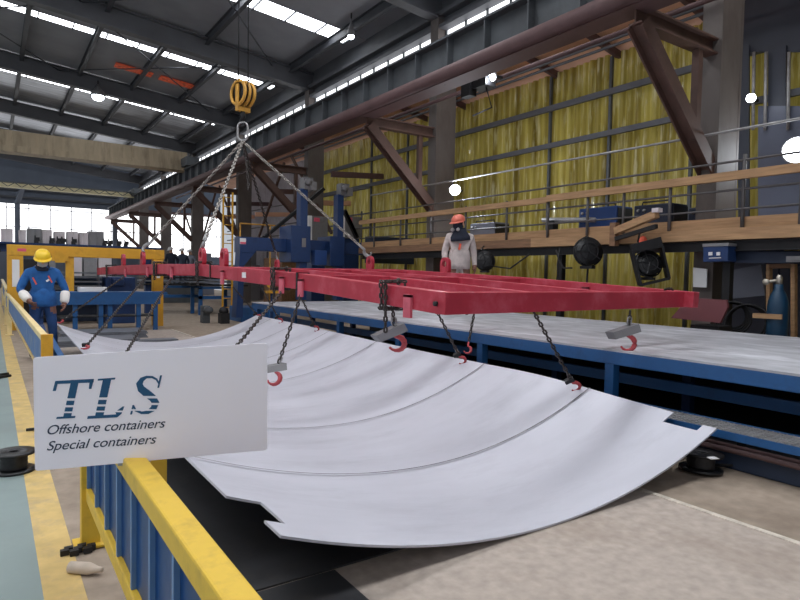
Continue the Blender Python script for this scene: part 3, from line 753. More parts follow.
# letters: photo pixels on the sign, sheared serif capitals with stripe gaps
def uv(x, y):
    xl = 33+2*(y-357.5)/113; t = (x-xl)/(267-xl)
    yt = 357.5+(343-357.5)*t; yb = 471+(450-471)*t
    return t, (y-yt)/(yb-yt)
def cutpoly(pg, lo, hi):
    """clip a convex polygon to lo<=y<=hi"""
    for s, lim in ((1, lo), (-1, hi)):
        out = []
        for i in range(len(pg)):
            a, c_ = pg[i], pg[(i+1) % len(pg)]
            ia, ic = s*(a[1]-lim) >= 0, s*(c_[1]-lim) >= 0
            if ia: out.append(a)
            if ia != ic:
                t = (lim-a[1])/(c_[1]-a[1]); out.append((a[0]+(c_[0]-a[0])*t, lim))
        pg = out
        if len(pg) < 3: return None
    return pg
bands = [(370, 398.3), (400.8, 405.2), (407.4, 411.5), (413.2, 425)]
def logo(quads, nm, sh):
    out = []
    for q in quads:
        for lo, hi in bands:
            p = cutpoly(q, lo+sh, hi+sh)
            if p: out.append([uv(*k) for k in p])
    return glyph(out, nm, 'ink')
# T
logo([[(54.5, 381), (92, 379), (91.5, 382.6), (57, 384)], [(54.5, 381), (57.5, 381), (55, 391), (52, 391)], [(88, 379.5), (92, 379), (89.5, 389), (87, 389)],
      [(70, 380), (77.5, 380), (69.5, 418), (62, 418)], [(56, 417), (74, 416), (73.5, 418), (55.5, 419)]], 'letter', 0)
# L
logo([[(96, 379), (113, 377.8), (112.6, 379.6), (95.6, 380.8)], [(101, 379), (109, 379), (101, 417), (93, 417)], [(86, 416.2), (116, 414.4), (115, 417.5), (85.4, 419)],
      [(113, 412), (122.5, 405), (119, 414), (115, 417.4)]], 'letter', -.8)
# S as a strip along a curve
def strip(pts_, ws):
    q = []
    for i in range(len(pts_)-1):
        (x0, y0), (x1, y1) = pts_[i], pts_[i+1]
        def nrm(i):
            a, c_ = pts_[max(0, i-1)], pts_[min(len(pts_)-1, i+1)]
            dx, dy = c_[0]-a[0], c_[1]-a[1]; l = math.hypot(dx, dy); return -dy/l, dx/l
        n0, n1 = nrm(i), nrm(i+1); w0, w1 = ws[i]/2, ws[i+1]/2
        q.append([(x0+n0[0]*w0, y0+n0[1]*w0), (x1+n1[0]*w1, y1+n1[1]*w1), (x1-n1[0]*w1, y1-n1[1]*w1), (x0-n0[0]*w0, y0-n0[1]*w0)])
    return q
sp = [(156.5, 384), (154, 379.5), (149.5, 377.2), (144, 377.2), (139.5, 379.5), (136.8, 384), (138.5, 389), (144, 393.5), (150, 398), (153, 403), (151, 408.5), (145.5, 412.4), (139, 413), (133, 410.5), (130.5, 405)]
sw = [1.5, 2, 2.2, 2.6, 4.5, 6.5, 7.5, 8, 7.5, 7.5, 6, 3.5, 2.6, 2.2, 1.5]
logo(strip(sp, sw)+[[(157.5, 375.5), (159.5, 375.5), (156.5, 388), (154.8, 388)], [(130.5, 403.5), (132, 403.5), (129.5, 414.6), (127.6, 414.6)]], 'letter', -2.2)
def text_on(s, x0, y0, x1, y1, hpx, nm):
    cu = bpy.data.curves.new('t', 'FONT'); cu.body = s; cu.shear = .32; cu.extrude = 0; cu.size = 1; cu.space_character = .98; cu.offset = .004
    o = bpy.data.objects.new('t', cu); COL.objects.link(o)
    dg = bpy.context.evaluated_depsgraph_get(); me = bpy.data.meshes.new_from_object(o.evaluated_get(dg))
    bpy.data.objects.remove(o)
    xs_ = [v.co.x for v in me.vertices]; xa, xb = min(xs_), max(xs_)
    b = MB(); vs = []
    for v in me.vertices:
        t = (v.co.x-xa)/(xb-xa); px = x0+(x1-x0)*t; py = y0+(y1-y0)*t-v.co.y*hpx
        u_, v_ = uv(px, py); vs.append(spt(u_, v_, .0012))
    b.add(vs, [tuple(p.vertices) for p in me.polygons]); bpy.data.meshes.remove(me)
    return obj(nm, b, 'inktext', sg)
text_on('Offshore containers', 47, 434.5, 163, 427.5, 13.2, 'lettering')
text_on('Special containers', 46.5, 450.5, 154, 443.5, 13.2, 'lettering')
for t in (.36, .46):
    p = spt(t, .97, -.02); q = spt(t, 1.03, -.02); obj('clip', MB().bar(p, q, .03, .016, nz_), 'steel', sg)
# ------------------------------------------------------------------ people
def skin_mesh(verts, edges, radii, sub=2):
    me = bpy.data.meshes.new('sk'); me.from_pydata([tuple(v) for v in verts], edges, []); me.update()
    o = bpy.data.objects.new('sk', me); COL.objects.link(o)
    o.modifiers.new('s', 'SKIN')
    sv = me.skin_vertices[0].data
    for i, r in enumerate(radii):
        sv[i].radius = r if isinstance(r, tuple) else (r, r)
    sv[0].use_root = True
    md = o.modifiers.new('b', 'SUBSURF'); md.levels = sub; md.render_levels = sub
    dg = bpy.context.evaluated_depsgraph_get(); dg.update()
    m2 = bpy.data.meshes.new_from_object(o.evaluated_get(dg))
    bpy.data.objects.remove(o)
    return m2
def person(base, yaw, label, J, mats, group=None, detail=True):
    """J: joint dict in a local frame (x right of the viewer, y away from viewer, z up); yaw turns it"""
    base = V(base); R3 = Matrix.Rotation(yaw, 3, 'Z')
    P = {k: V(v) for k, v in J.items()}
    order = ['pelvis', 'waist', 'chest', 'neck', 'chin', 'head', 'crown', 'shL', 'elL', 'wrL', 'shR', 'elR', 'wrR', 'hipL', 'knL', 'anL', 'toL', 'hipR', 'knR', 'anR', 'toR']
    rad = dict(pelvis=(.165, .125), waist=(.15, .115), chest=(.175, .125), neck=.062, chin=.075, head=.098, crown=.07, shL=.085, elL=.062, wrL=.045, shR=.085, elR=.062, wrR=.045,
               hipL=.105, knL=.075, anL=.058, toL=.045, hipR=.105, knR=.075, anR=.058, toR=.045)
    ed = [('pelvis', 'waist'), ('waist', 'chest'), ('chest', 'neck'), ('neck', 'chin'), ('chin', 'head'), ('head', 'crown'), ('chest', 'shL'), ('shL', 'elL'), ('elL', 'wrL'), ('chest', 'shR'), ('shR', 'elR'), ('elR', 'wrR'),
          ('pelvis', 'hipL'), ('hipL', 'knL'), ('knL', 'anL'), ('anL', 'toL'), ('pelvis', 'hipR'), ('hipR', 'knR'), ('knR', 'anR'), ('anR', 'toR')]
    vs = [P[k] for k in order]; es = [(order.index(a), order.index(c)) for a, c in ed]; rr = [rad[k] for k in order]
    # five bent fingers on each hand
    for sd in 'LR':
        w = P['wr'+sd]; d = (w-P['el'+sd]).normalized(); inn = V((1 if sd == 'L' else -1, 0, 0)); lat = d.cross(inn).normalized(); inn = lat.cross(d)
        i0 = len(vs); vs.append(w+d*.075); rr.append((.036, .024)); es.append((order.index('wr'+sd), i0))
        if detail:
            for k in range(4):
                r0 = w+d*.1+lat*(.024*(k-1.5)); ln = (.062, .074, .07, .054)[k]
                a = len(vs); vs += [r0, r0+d*ln*.55+inn*.014, r0+d*ln*.85+inn*.048]; rr += [.0105, .0095, .0085]
                es += [(i0, a), (a, a+1), (a+1, a+2)]
            a = len(vs); vs += [w+d*.045-lat*.045+inn*.02, w+d*.085-lat*.06+inn*.05]; rr += [.0125, .0105]; es += [(i0, a), (a, a+1)]
    me = skin_mesh(vs, es, rr, 2 if detail else 1)
    hz = P['neck'].z+.02
    for mm in mats['body']: me.materials.append(M[mm])      # 0 top, 1 trousers, 2 skin, 3 boots, 4 gloves
    wl = P['pelvis'].z+.02
    for p in me.polygons:
        c_ = p.center; p.use_smooth = True
        if c_.z > hz: p.material_index = 2
        elif min((c_-P['wrL']).dot((P['wrL']-P['elL']).normalized()), 9) > -.01 and (c_-P['wrL']).length < .24: p.material_index = 4
        elif min((c_-P['wrR']).dot((P['wrR']-P['elR']).normalized()), 9) > -.01 and (c_-P['wrR']).length < .24: p.material_index = 4
        elif c_.z < P['anL'].z+.02: p.material_index = 3
        elif c_.z < wl: p.material_index = 1
        else: p.material_index = 0
    root = thing('person', base, label, 'person', group); root.rotation_euler = (0, 0, yaw)
    ob = bpy.data.objects.new('body', me); COL.objects.link(ob); ob.parent = root
    me.name = 'body'; ORG['body'] = base
    def part(nm, mb, m):
        me_ = bpy.data.meshes.new(nm); me_.from_pydata([tuple(p) for p in mb.v], [], mb.f); me_.update()
        me_.polygons.foreach_set('use_smooth', [bool(s) for s in mb.smooth])
        bm = bmesh.new(); bm.from_mesh(me_); bmesh.ops.recalc_face_normals(bm, faces=bm.faces); bm.to_mesh(me_); bm.free()
        me_.materials.append(M[m]); q = bpy.data.objects.new(nm, me_); COL.objects.link(q); q.parent = root; ORG[q.name] = base
        return q
    h = P['head']; f = (P['face']-h).normalized() if 'face' in P else V((0, -1, 0))
    upv = (P['crown']-P['neck']).normalized(); sdv = f.cross(upv).normalized(); upv = sdv.cross(f)
    # helmet: dome, brim and ridge
    b = MB(); c = h+upv*.045
    n = 16
    prof = [(.128, 0), (.127, .03), (.115, .07), (.085, .105), (.045, .122), (.01, .126)]
    for r_, z_ in prof:
        for k in range(n):
            a = 2*PI*k/n; b.v.append(c+sdv*(r_*.92*math.cos(a))+f*(r_*1.08*math.sin(a))+upv*z_)
    b.f += [(i*n+k, i*n+(k+1) % n, (i+1)*n+(k+1) % n, (i+1)*n+k) for i in range(len(prof)-1) for k in range(n)]+[tuple((len(prof)-1)*n+k for k in range(n))]
    b.smooth += [True]*(len(b.f)-len(b.smooth))
    helm = part('helmet', b, mats['helmet'])
    b = MB(); o = len(b.v)
    for k in range(13):
        a = PI*k/12; e = .045*math.sin(a)
        for rr_, z_ in ((.12, .004), (.135+e, -.012), (.135+e, -.004), (.12, .014)):
            b.v.append(c+sdv*(rr_*.92*math.cos(a))+f*(rr_*1.08*math.sin(a))+upv*z_)
    b.f += [(k*4+j, (k+1)*4+j, (k+1)*4+(j+1) % 4, k*4+(j+1) % 4) for k in range(12) for j in range(4)]; b.smooth += [True]*48
    q = part('brim', b, mats['helmet'])
    # face: eyes, nose, ears, mouth
    if detail:
        b = MB()
        for s in (-1, 1): b.ball(h+f*.086+sdv*.034*s+upv*.012, .014, 8, 6)
        part('eyes', b, 'hair')
        b = MB().ball(h+f*.1-upv*.022, .019, 8, 6, (1, 1, 1.3)); part('nose', b, 'skin')
        b = MB()
        for s in (-1, 1): b.ball(h+sdv*.1*s-upv*.005, .026, 8, 6, (.6, .8, 1.3))
        part('ears', b, 'skin')
        b = MB().bar(h+f*.088-upv*.058-sdv*.022, h+f*.088-upv*.058+sdv*.022, .008, .008); part('mouth', b, 'skin')
        b = MB().lathe([(.098, -.02), (.104, .05)], h-f*.012, upv, 14); part('hair', b, 'hair')
    return root, part, P, (h, f, sdv, upv)

J1 = dict(pelvis=(0, 0, .95), waist=(0, -.01, 1.1), chest=(0, -.02, 1.33), neck=(0, -.05, 1.5), chin=(0, -.11, 1.56), head=(0, -.14, 1.63), crown=(0, -.12, 1.71), face=(0, -.24, 1.58),
          shL=(-.21, -.02, 1.40), elL=(-.33, -.06, 1.13), wrL=(-.2, -.24, .97), shR=(.21, -.02, 1.40), elR=(.33, -.03, 1.14), wrR=(.31, -.12, .92),
          hipL=(-.1, 0, .86), knL=(-.13, -.05, .48), anL=(-.14, 0, .09), toL=(-.16, -.16, .05), hipR=(.1, 0, .86), knR=(.14, -.03, .48), anR=(.16, 0, .09), toR=(.18, -.16, .05))
r, part, P, (h, f, sdv, upv) = person((.72, 11.6, .02), -.06, 'person in blue coverall and yellow helmet looking down beside the barrier', J1,
    dict(body=['coverall', 'trouser', 'skin', 'black', 'glove'], helmet='helmetyellow'))
b = MB().ball(h+f*.045-upv*.055, .074, 12, 8, (1, 1, .85)); part('face_mask', b, 'maskgrey')
for s, w_, e_ in (('L', 'wrL', 'elL'), ('R', 'wrR', 'elR')):
    d = (P[w_]-P[e_]).normalized(); b = MB().lathe([(.062, 0), (.075, .05), (.07, .16), (.052, .2)], P[w_]-d*.19, d, 14); part('sleeve_guard', b, 'cuff')
b = MB().lathe([(.105, 0), (.11, .04), (.09, .09)], P['neck']-V((0, -.01, .04)), (0, -.25, 1), 14); part('collar', b, 'darkscarf')
b = MB().lathe([(.195, 0), (.205, .06), (.195, .2), (.17, .3)], P['pelvis']-V((0, -.01, .1)), (0, 0, 1), 20)
for p in b.v: p.y = P['pelvis'].y+(p.y-P['pelvis'].y)*.74
part('jacket_skirt', b, 'coverall')
for s in (-1, 1):
    b = MB().bar((s*.11+.02, -.152, 1.22+.03*(s > 0)), (s*.11-.03, -.155, 1.33+.03*(s > 0)), .022, .012, (0, -1, 0)); part('piping', b, 'reflect')
b = MB().bar((.05, -.158, 1.27), (.09, -.158, 1.3), .03, .01, (0, -1, 0)); part('badge', b, 'white')

J2 = dict(pelvis=(0, 0, .95), waist=(0, 0, 1.1), chest=(0, -.01, 1.33), neck=(0, -.02, 1.49), chin=(-.02, -.05, 1.56), head=(-.03, -.06, 1.63), crown=(-.02, -.04, 1.71), face=(-.11, -.15, 1.60),
          shL=(-.2, -.02, 1.39), elL=(-.27, .02, 1.12), wrL=(-.25, -.14, .93), shR=(.2, 0, 1.39), elR=(.26, .05, 1.11), wrR=(.27, -.04, .88),
          hipL=(-.1, 0, .86), knL=(-.12, -.03, .48), anL=(-.13, 0, .09), toL=(-.17, -.15, .05), hipR=(.1, 0, .86), knR=(.12, -.03, .48), anR=(.13, 0, .09), toR=(.15, -.16, .05))
r, part, P, (h, f, sdv, upv) = person((6.93, 8.3, .8), -.62, 'person in orange helmet, dark mask and pale jacket standing on the work table', J2,
    dict(body=['greywear', 'greywear', 'skin', 'black', 'glove'], helmet='helmetorange'))
b = MB().ball(h+f*.03-upv*.03, .094, 12, 8, (1, 1, 1)); part('welding_mask', b, 'darkscarf')
b = MB()
for s in (-1, 1): b.lathe([(.03, 0), (.032, .03), (.024, .05)], h+f*.1+sdv*.05*s-upv*.075, (f+sdv*.5*s-upv*.3), 10)
part('mask_filter', b, 'maskgrey')
b = MB().lathe([(.2, 0), (.19, .07), (.14, .14), (.105, .22)], P['neck']-V((0, .0, .15)), (-.1, -.08, 1), 18)
for p in b.v: p.y = P['neck'].y+(p.y-P['neck'].y)*.8
part('scarf', b, 'darkscarf')
b = MB().lathe([(.19, 0), (.2, .08), (.195, .25), (.17, .35)], P['pelvis']-V((0, 0, .12)), (0, 0, 1), 20)
for p in b.v: p.y = P['pelvis'].y+(p.y-P['pelvis'].y)*.74
part('jacket_skirt', b, 'greywear')
b = MB().bar((-.02, -.15, 1.17), (.0, -.15, 1.28), .04, .012, (0, -1, 0)); part('collar_flash', b, 'reflect')

# people far off between the columns
for k, (px, lab, mt_) in enumerate(((171.5, 'distant person in dark clothes and pale helmet, leftmost of three', 'darkscarf'), (183, 'distant person in dark clothes, middle of three before columns', 'navy'), (191, 'distant person in pale clothes, rightmost of three beside column', 'sheetgrey'))):
    g = at(px, 280, Y=30+k); base = V((g.x, g.y, .85)); JJ = dict(J2)
    person(base, -.3-.4*k, lab, JJ, dict(body=[mt_, mt_, 'skin', 'black', 'skin'], helmet='white'), detail=False)

g0, g1 = at(160, 262, Y=29.4), at(200, 262, Y=29.4); tag(obj('platform', MB().box(g0.x, g1.x, 29.4, 33, 0, .85), 'girder'), 'low dark platform under the three distant people', 'platform')
# ------------------------------------------------------------------ left background
Yg = 17.2
gt = thing('gantry_frame', (2.1, Yg, 0), 'yellow gantry frame standing behind the person in blue', 'gantry')
obj('top_beam', MB().box(.33, 3.9, Yg-.13, Yg+.13, 1.80, 2.06), 'gantry', gt, bevel=.01)
for x0, x1, m in ((.33, .66, 'leg'), (3.62, 3.88, 'leg')): obj(m, MB().box(x0, x1, Yg-.12, Yg+.12, 0, 1.8), 'gantry', gt, bevel=.01)
obj('post', MB().box(1.56, 1.74, Yg-.09, Yg+.09, .9, 1.8), 'gantry', gt)
c_ = at(60, 257, Y=Yg-.15)
b = MB().cbox((c_.x, Yg-.16, c_.z), (.36, .06, .2)); b.cbox((c_.x, Yg-.17, c_.z), (.22, .06, .28)); obj('motor_cover', b, 'gantry', gt)
obj('sticker', MB().box(.54, .72, Yg-.137, Yg-.131, 1.9, 1.97), 'stickerpink', gt)
obj('notice', MB().box(.43, .58, Yg-.127, Yg-.121, 1.05, 1.7), 'white', gt)
obj('notice', MB().box(3.7, 3.79, Yg-.127, Yg-.121, 1.3, 1.5), 'white', gt)
Yr = 22.5
rb = thing('rail_beam', (2.5, Yr, 0), 'long navy blue rail beam behind and above the yellow gantry', 'beam')
obj('beam', MB().ibeam((-1, Yr, 2.15), (5.0, Yr, 2.15), .62, .3, .05, .05), 'darkblue', rb)
for k in range(8): obj('clamp', MB().cbox((-.5+k*.7, Yr-.34, 2.03), (.14, .06, .1)), 'black', rb)
for x in (-.8, 4.6): obj('leg', MB().box(x-.12, x+.12, Yr-.1, Yr+.1, 0, 2.0), 'darkblue', rb)
labs = ['pale crate at the left photo edge on the blue rail beam', 'pale crate right of the window post on the blue rail beam', 'grey bin on the blue rail beam above the yellow helmet', 'pale crate on blue rail beam right of the grey bin',
        'pale crate on blue rail beam, second right of the grey bin', 'pale crate on blue rail beam, third right of the grey bin', 'pale crate on blue rail beam, fourth right of the grey bin', 'long grey bin near right end of the blue rail beam']
for (x0, x1, y0, m), lab in zip(((1, 12, 229, 'palebox'), (19, 25, 230, 'palebox'), (27, 41, 229, 'greybox'), (42, 51, 230, 'palebox'), (54, 64, 232, 'palebox'), (67, 77, 232, 'palebox'), (79, 87, 233, 'palebox'), (88, 103, 232, 'greybox')), labs):
    a, c_ = at(x0, 243, Y=Yr), at(x1, y0, Y=Yr)
    b = MB().box(a.x, c_.x, Yr-.12, Yr+.4, 2.3, c_.z); 
    for t in (.02, .5, .96): b.box(a.x+(c_.x-a.x)*t, a.x+(c_.x-a.x)*t+.03, Yr-.14, Yr-.12, 2.3, c_.z)
    tag(obj('crate', b, m, bevel=.01), lab, 'crate', 'crates on the blue rail beam')
clabs = ['black clamp under the second pale crate past the grey bin', 'black clamp under the gap before the third pale crate', 'black clamp just left of the third pale crate past the bin', 'black clamp below the third pale crate past the grey bin', 'black clamp at the left part of the long grey bin', 'black clamp at the right part of the long grey bin', 'black clamp near the right end of the blue rail beam', 'black clamp at the right end of the blue rail beam', 'black clamp above the yellow helmet on blue rail beam']
for px, lab in zip((51, 58, 62.5, 73, 104, 109, 118, 125, 36), clabs):
    a = at(px, 240, Y=Yr-.1); b = MB().box(a.x-.06, a.x+.06, Yr-.29, Yr-.17, 2.3, 2.4); b.box(a.x-.03, a.x+.09, Yr-.3, Yr-.16, 2.36, 2.48)
    b.tube([(a.x-.03, Yr-.23, 2.38), (a.x-.03, Yr-.23, 2.54)], .02, 6); tag(obj('rail_clamp', b, 'black'), lab, 'clamp', 'clamps on the blue rail beam')
# slatted pale sheets stacked upright behind the gantry
k = 0
for x0, x1, lab in ((44, 55, 'leaning pale sheets just right of the yellow helmet behind gantry'), (68, 82, 'leaning pale sheets right of the yellow gantry post'), (84, 97, 'leaning pale sheets behind gantry near the first red lifting eye'), (99, 112, 'leaning pale sheets behind gantry below the leftmost lifting eye')):
    a, c_ = at(x0, 280, Y=20.5), at(x1, 257, Y=20.5); n = 7; b = MB()
    for i in range(n): x = a.x+(c_.x-a.x)*i/n; b.hexa([(x, 20.4, .0), (x+.05, 20.4, .0), (x+.05, 21.0, .0), (x, 21.0, .0)], [(x+.02, 20.7, c_.z), (x+.07, 20.7, c_.z), (x+.07, 21.2, c_.z), (x+.02, 21.2, c_.z)])
    tag(obj('sheet_stack', b, 'palebox' if k % 2 else 'greybox'), lab, 'sheet stack', 'sheets stored upright'); k += 1
# blue bench in front of the gantry leg
Yb = 16.3
bn = thing('workbench', (2.3, Yb, 0), 'blue steel workbench in front of the right yellow gantry leg', 'workbench')
obj('bench_top', MB().box(.75, 3.72, Yb-.35, Yb+.35, .90, .96), 'blue', bn)
obj('apron', MB().box(.75, 3.55, Yb-.35, Yb-.3, .66, .9), 'blue', bn)
obj('shelf', MB().box(.9, 3.4, Yb-.3, Yb+.3, .35, .38), 'black', bn)
for x in (.9, 1.6, 2.15, 2.35, 3.0, 3.4): obj('leg', MB().box(x, x+.1, Yb-.3, Yb-.2, 0, .9), 'blue' if x > 1 else 'darkblue', bn)
b = MB().box(1.75, 2.35, Yb-.2, Yb+.2, .96, 1.07); b.box(1.85, 2.25, Yb-.22, Yb-.2, .97, 1.0); tag(obj('channel_offcut', b, 'white'), 'white steel channel offcut lying on the blue workbench', 'steel channel')
b = MB()
for z in (1.02, 1.14, 1.26, 1.38): b.box(1.0, 2.55, 18.4, 19.2, z, z+.04)
for x in (1.05, 2.45): b.box(x, x+.06, 18.5, 18.6, 0, 1.42)
b.box(1.0, 2.55, 18.4, 19.2, .94, 1.0)
tag(obj('sheet_rack', b, 'greyveg'), 'rack of thin dark grey sheets behind workbench beside person in blue', 'rack')
b = MB().box(2.64, 3.4, 18.3, 19.0, 0, 1.3); b.box(2.66, 2.75, 18.2, 18.3, 1.0, 1.3); b.box(2.8, 3.1, 18.22, 18.3, 1.05, 1.25); tag(obj('drive_machine', b, 'darkblue', bevel=.03), 'dark blue machine body behind the workbench left of gantry leg', 'machine')
b = MB().box(.75, 1.35, 19.3, 19.9, 0, 1.75); tag(obj('cabinet', b, 'black', bevel=.02), 'black cabinet behind the person in blue', 'cabinet')
b = MB().box(1.4, 3.6, 19.4, 20.0, 0, 1.3); tag(obj('cabinet', b, 'navy', bevel=.02), 'wide dark cabinet behind the rack of grey sheets', 'cabinet')
# dark sheets on floor behind the plate
for (x0, x1, y0, y1, z, lab) in ((1.0, 2.5, 13.0, 13.9, .1, 'dark grey sheet stack on floor just beyond plate left tip'), (1.2, 2.9, 14.2, 15.2, .14, 'grey sheet stack on floor in front of the blue workbench'), (2.3, 3.3, 13.1, 13.5, .03, 'thin dark sheet on floor beyond the middle of plate far edge')):
    b = MB()
    for i in range(int(z/.03)+1): b.box(x0+.03*(i % 2), x1-.02*(i % 3), y0, y1, .006+i*.03, .03+i*.03)
    tag(obj('sheet_stack', b, 'greyveg'), lab, 'sheet stack')
# blue machine behind plate tip beside the barrier
mc = thing('pipe_stand', (.95, 9.3, 0), 'small dark blue stand beside the barrier left of plate edge', 'stand')
obj('base', MB().box(.62, .9, 9.0, 9.9, 0.006, .16), 'black', mc); obj('upright', MB().bar((.68, 9.3, .16), (.6, 10.3, .62), .1, .12), 'darkblue', mc); obj('brace', MB().bar((.84, 9.1, .16), (.7, 10.2, .5), .08, .08), 'blue', mc)
for k, (y, lab) in enumerate(((6.9, 'black block on floor right of the yellow barrier end post'), (7.6, 'black block on floor behind another block by barrier end'))):
    b = MB().box(.56, .82, y, y+.5, .006, .17); b.box(.58, .8, y+.02, y+.48, .17, .24); b.box(.6, .7, y-.03, y, .05, .12); tag(obj('block', b, 'blackplastic', bevel=.012), lab, 'block')
b = MB().tube([(.0, 8.4, .02), (-.25, 7.9, .02), (-.6, 8.6, .02), (-.2, 9.4, .02), (.22, 9.8, .02)], .018, 6); b.tube([(.0, 8.7, .03), (-.3, 8.2, .02), (-.7, 8.9, .02), (-.3, 9.7, .02), (.2, 10, .02)], .018, 6)
tag(obj('hose', b, 'black'), 'black hoses curling on the green floor at left photo edge', 'hose')
b = MB().lathe([(.028, 0), (.03, .1), (.014, .15), (.012, .17)], at(70, 567, Z=.03), (.75, -.65, 0), 10); tag(obj('bottle', b, 'rubble'), 'crushed pale bottle lying on floor beside near barrier foot', 'bottle')
b = MB()
for k in range(7): b.cbox((.31+.03*k*.7, 3.52+.03*math.sin(k*2.1), .02), (.04, .03, .028))
tag(obj('scrap', b, 'black'), 'dark scrap bits on the yellow line at barrier foot', 'scrap')
a = at(30, 430, Z=.02); b = MB().tube([(a.x-.03, a.y, .025), (a.x+.12, a.y+.02, .02)], .014, 6); tag(obj('rod', b, 'black'), 'short dark rod on the yellow line left of the sign', 'rod')

# ------------------------------------------------------------------ racks and ladder, mid distance
for (x0, x1, y, lab) in ((4.7, 6.4, 22.8, 'blue rack loaded with long dark sheets, left of the ladder'), (5.9, 7.2, 21.4, 'blue rack of dark bars at the foot of the yellow ladder')):
    rk = thing('storage_rack', ((x0+x1)/2, y, 0), lab, 'rack')
    for x in (x0, x1-.12):
        for yy in (y-.5, y+.5): obj('leg', MB().box(x, x+.12, yy-.05, yy+.05, 0, .95), 'blue', rk)
    obj('rail', MB().box(x0, x1, y-.55, y-.45, .55, .66), 'blue', rk); obj('rail', MB().box(x0, x1, y-.55, y-.45, .9, .98), 'blue', rk)
    for k in range(5): obj('sheet', MB().box(x0-.3, x1+.4, y-.6, y+.6, 1.0+k*.12, 1.05+k*.12), 'greyveg' if k % 2 else 'black', rk)
ld = thing('ladder', (6.6, 20.2, 0), 'yellow vertical ladder at the left end of the blue machine', 'ladder')
a, c_ = at(222.5, 310, Y=20.2), at(233, 194, Y=20.2); xa, xb, zt = a.x, a.x+.32, 4.2
for x in (xa, xb): obj('stile', MB().bar((x, 20.2, 0), (x, 20.2, zt), .05, .05), 'gantry', ld)
for k in range(13): obj('rung', MB().tube([(xa, 20.2, .3+k*.31), (xb, 20.2, .3+k*.31)], .016, 6), 'gantry', ld)
b = MB().box(6.2, 7.4, 17.5, 18.6, 0, .45); b.box(7.0, 7.4, 17.4, 17.5, .1, .5); tag(obj('low_machine', b, 'blue', bevel=.02), 'low blue machine base beneath ladder at far end of plate', 'machine')
b = MB().box(5.5, 5.75, 17.2, 17.5, 0, .3); b.ball((5.62, 17.35, .36), .14); tag(obj('motor', b, 'black'), 'dark motor standing on floor left of the low blue base', 'motor')
b = MB().box(5.1, 5.3, 17.6, 17.9, 0, .5); b.lathe([(.1, 0), (.1, .3)], (5.2, 17.6, .4), (0, -1, 0), 12); tag(obj('motor', b, 'girder'), 'grey motor block standing by the far right plate corner', 'motor')

# ------------------------------------------------------------------ blue column and boom machine
Ym = 17.0
mm = thing('boom_machine', (8, Ym, 0), 'dark blue column and boom machine behind the red frame', 'machine')
def pb(x0, y0, x1, y1, Y, dpt): a, c_, t_ = at(x0, y1, Y=Y), at(x1, y0, Y=Y), at(x0, y0, Y=Y); return MB().box(a.x, c_.x, Y, Y+dpt, a.z, t_.z)
obj('boom', pb(240, 236.5, 402, 250, Ym, .45), 'darkblue', mm, bevel=.01)
b = pb(240, 236.5, 256, 252, Ym-.02, .5); a = at(240, 252, Y=Ym); b.prism([(a.x, Ym, a.z), (a.x+.45, Ym, a.z), (a.x+.12, Ym, a.z-.4), (a.x+.1, Ym, a.z-1.9), (a.x-.1, Ym, a.z-1.9)], (0, .4, 0)); obj('end_bracket', b, 'darkblue', mm)
for x0, x1, y0 in ((299.5, 308, 188), (336.5, 344, 194)):
    q = pb(x0, y0, x1, 300, Ym-.3, .3); a = at(x0, 300, Y=Ym-.3); obj('column', q, 'darkblue', mm, bevel=.01)
    g_ = at((x0+x1)/2+5, y0-4, Y=Ym-.3); b = MB().cbox((g_.x, Ym-.15, g_.z), (.3, .3, .4)); b.cbox((g_.x+.12, Ym-.25, g_.z-.05), (.2, .3, .25)); b.lathe([(.1, 0), (.1, .15)], (g_.x-.05, Ym-.3, g_.z+.05), (0, -1, 0), 12); obj('gearbox', b, 'greybox', mm)
for x0, x1, y0, y1 in ((291, 311, 225, 262), (330, 345, 236, 266)): obj('carriage', pb(x0, y0, x1, y1, Ym-.36, .9), 'darkblue', mm, bevel=.015)
obj('control_box', pb(315, 250, 327, 265, Ym-.4, .3), 'machblue', mm, bevel=.01)
obj('socket_plate', pb(302, 238, 306, 247, Ym-.38, .02), 'greybox', mm)
b = pb(240, 238, 246, 244, Ym-.03, .02); st_ = obj('sticker', b, 'white', mm)
obj('sticker_band', pb(240.2, 241.8, 246, 243.8, Ym-.035, .01), 'stickerpink', st_)
for x0, x1 in ((372, 420),): obj('trolley', pb(x0, 236, x1, 263, Ym+.6, .5), 'navy', mm, bevel=.02)
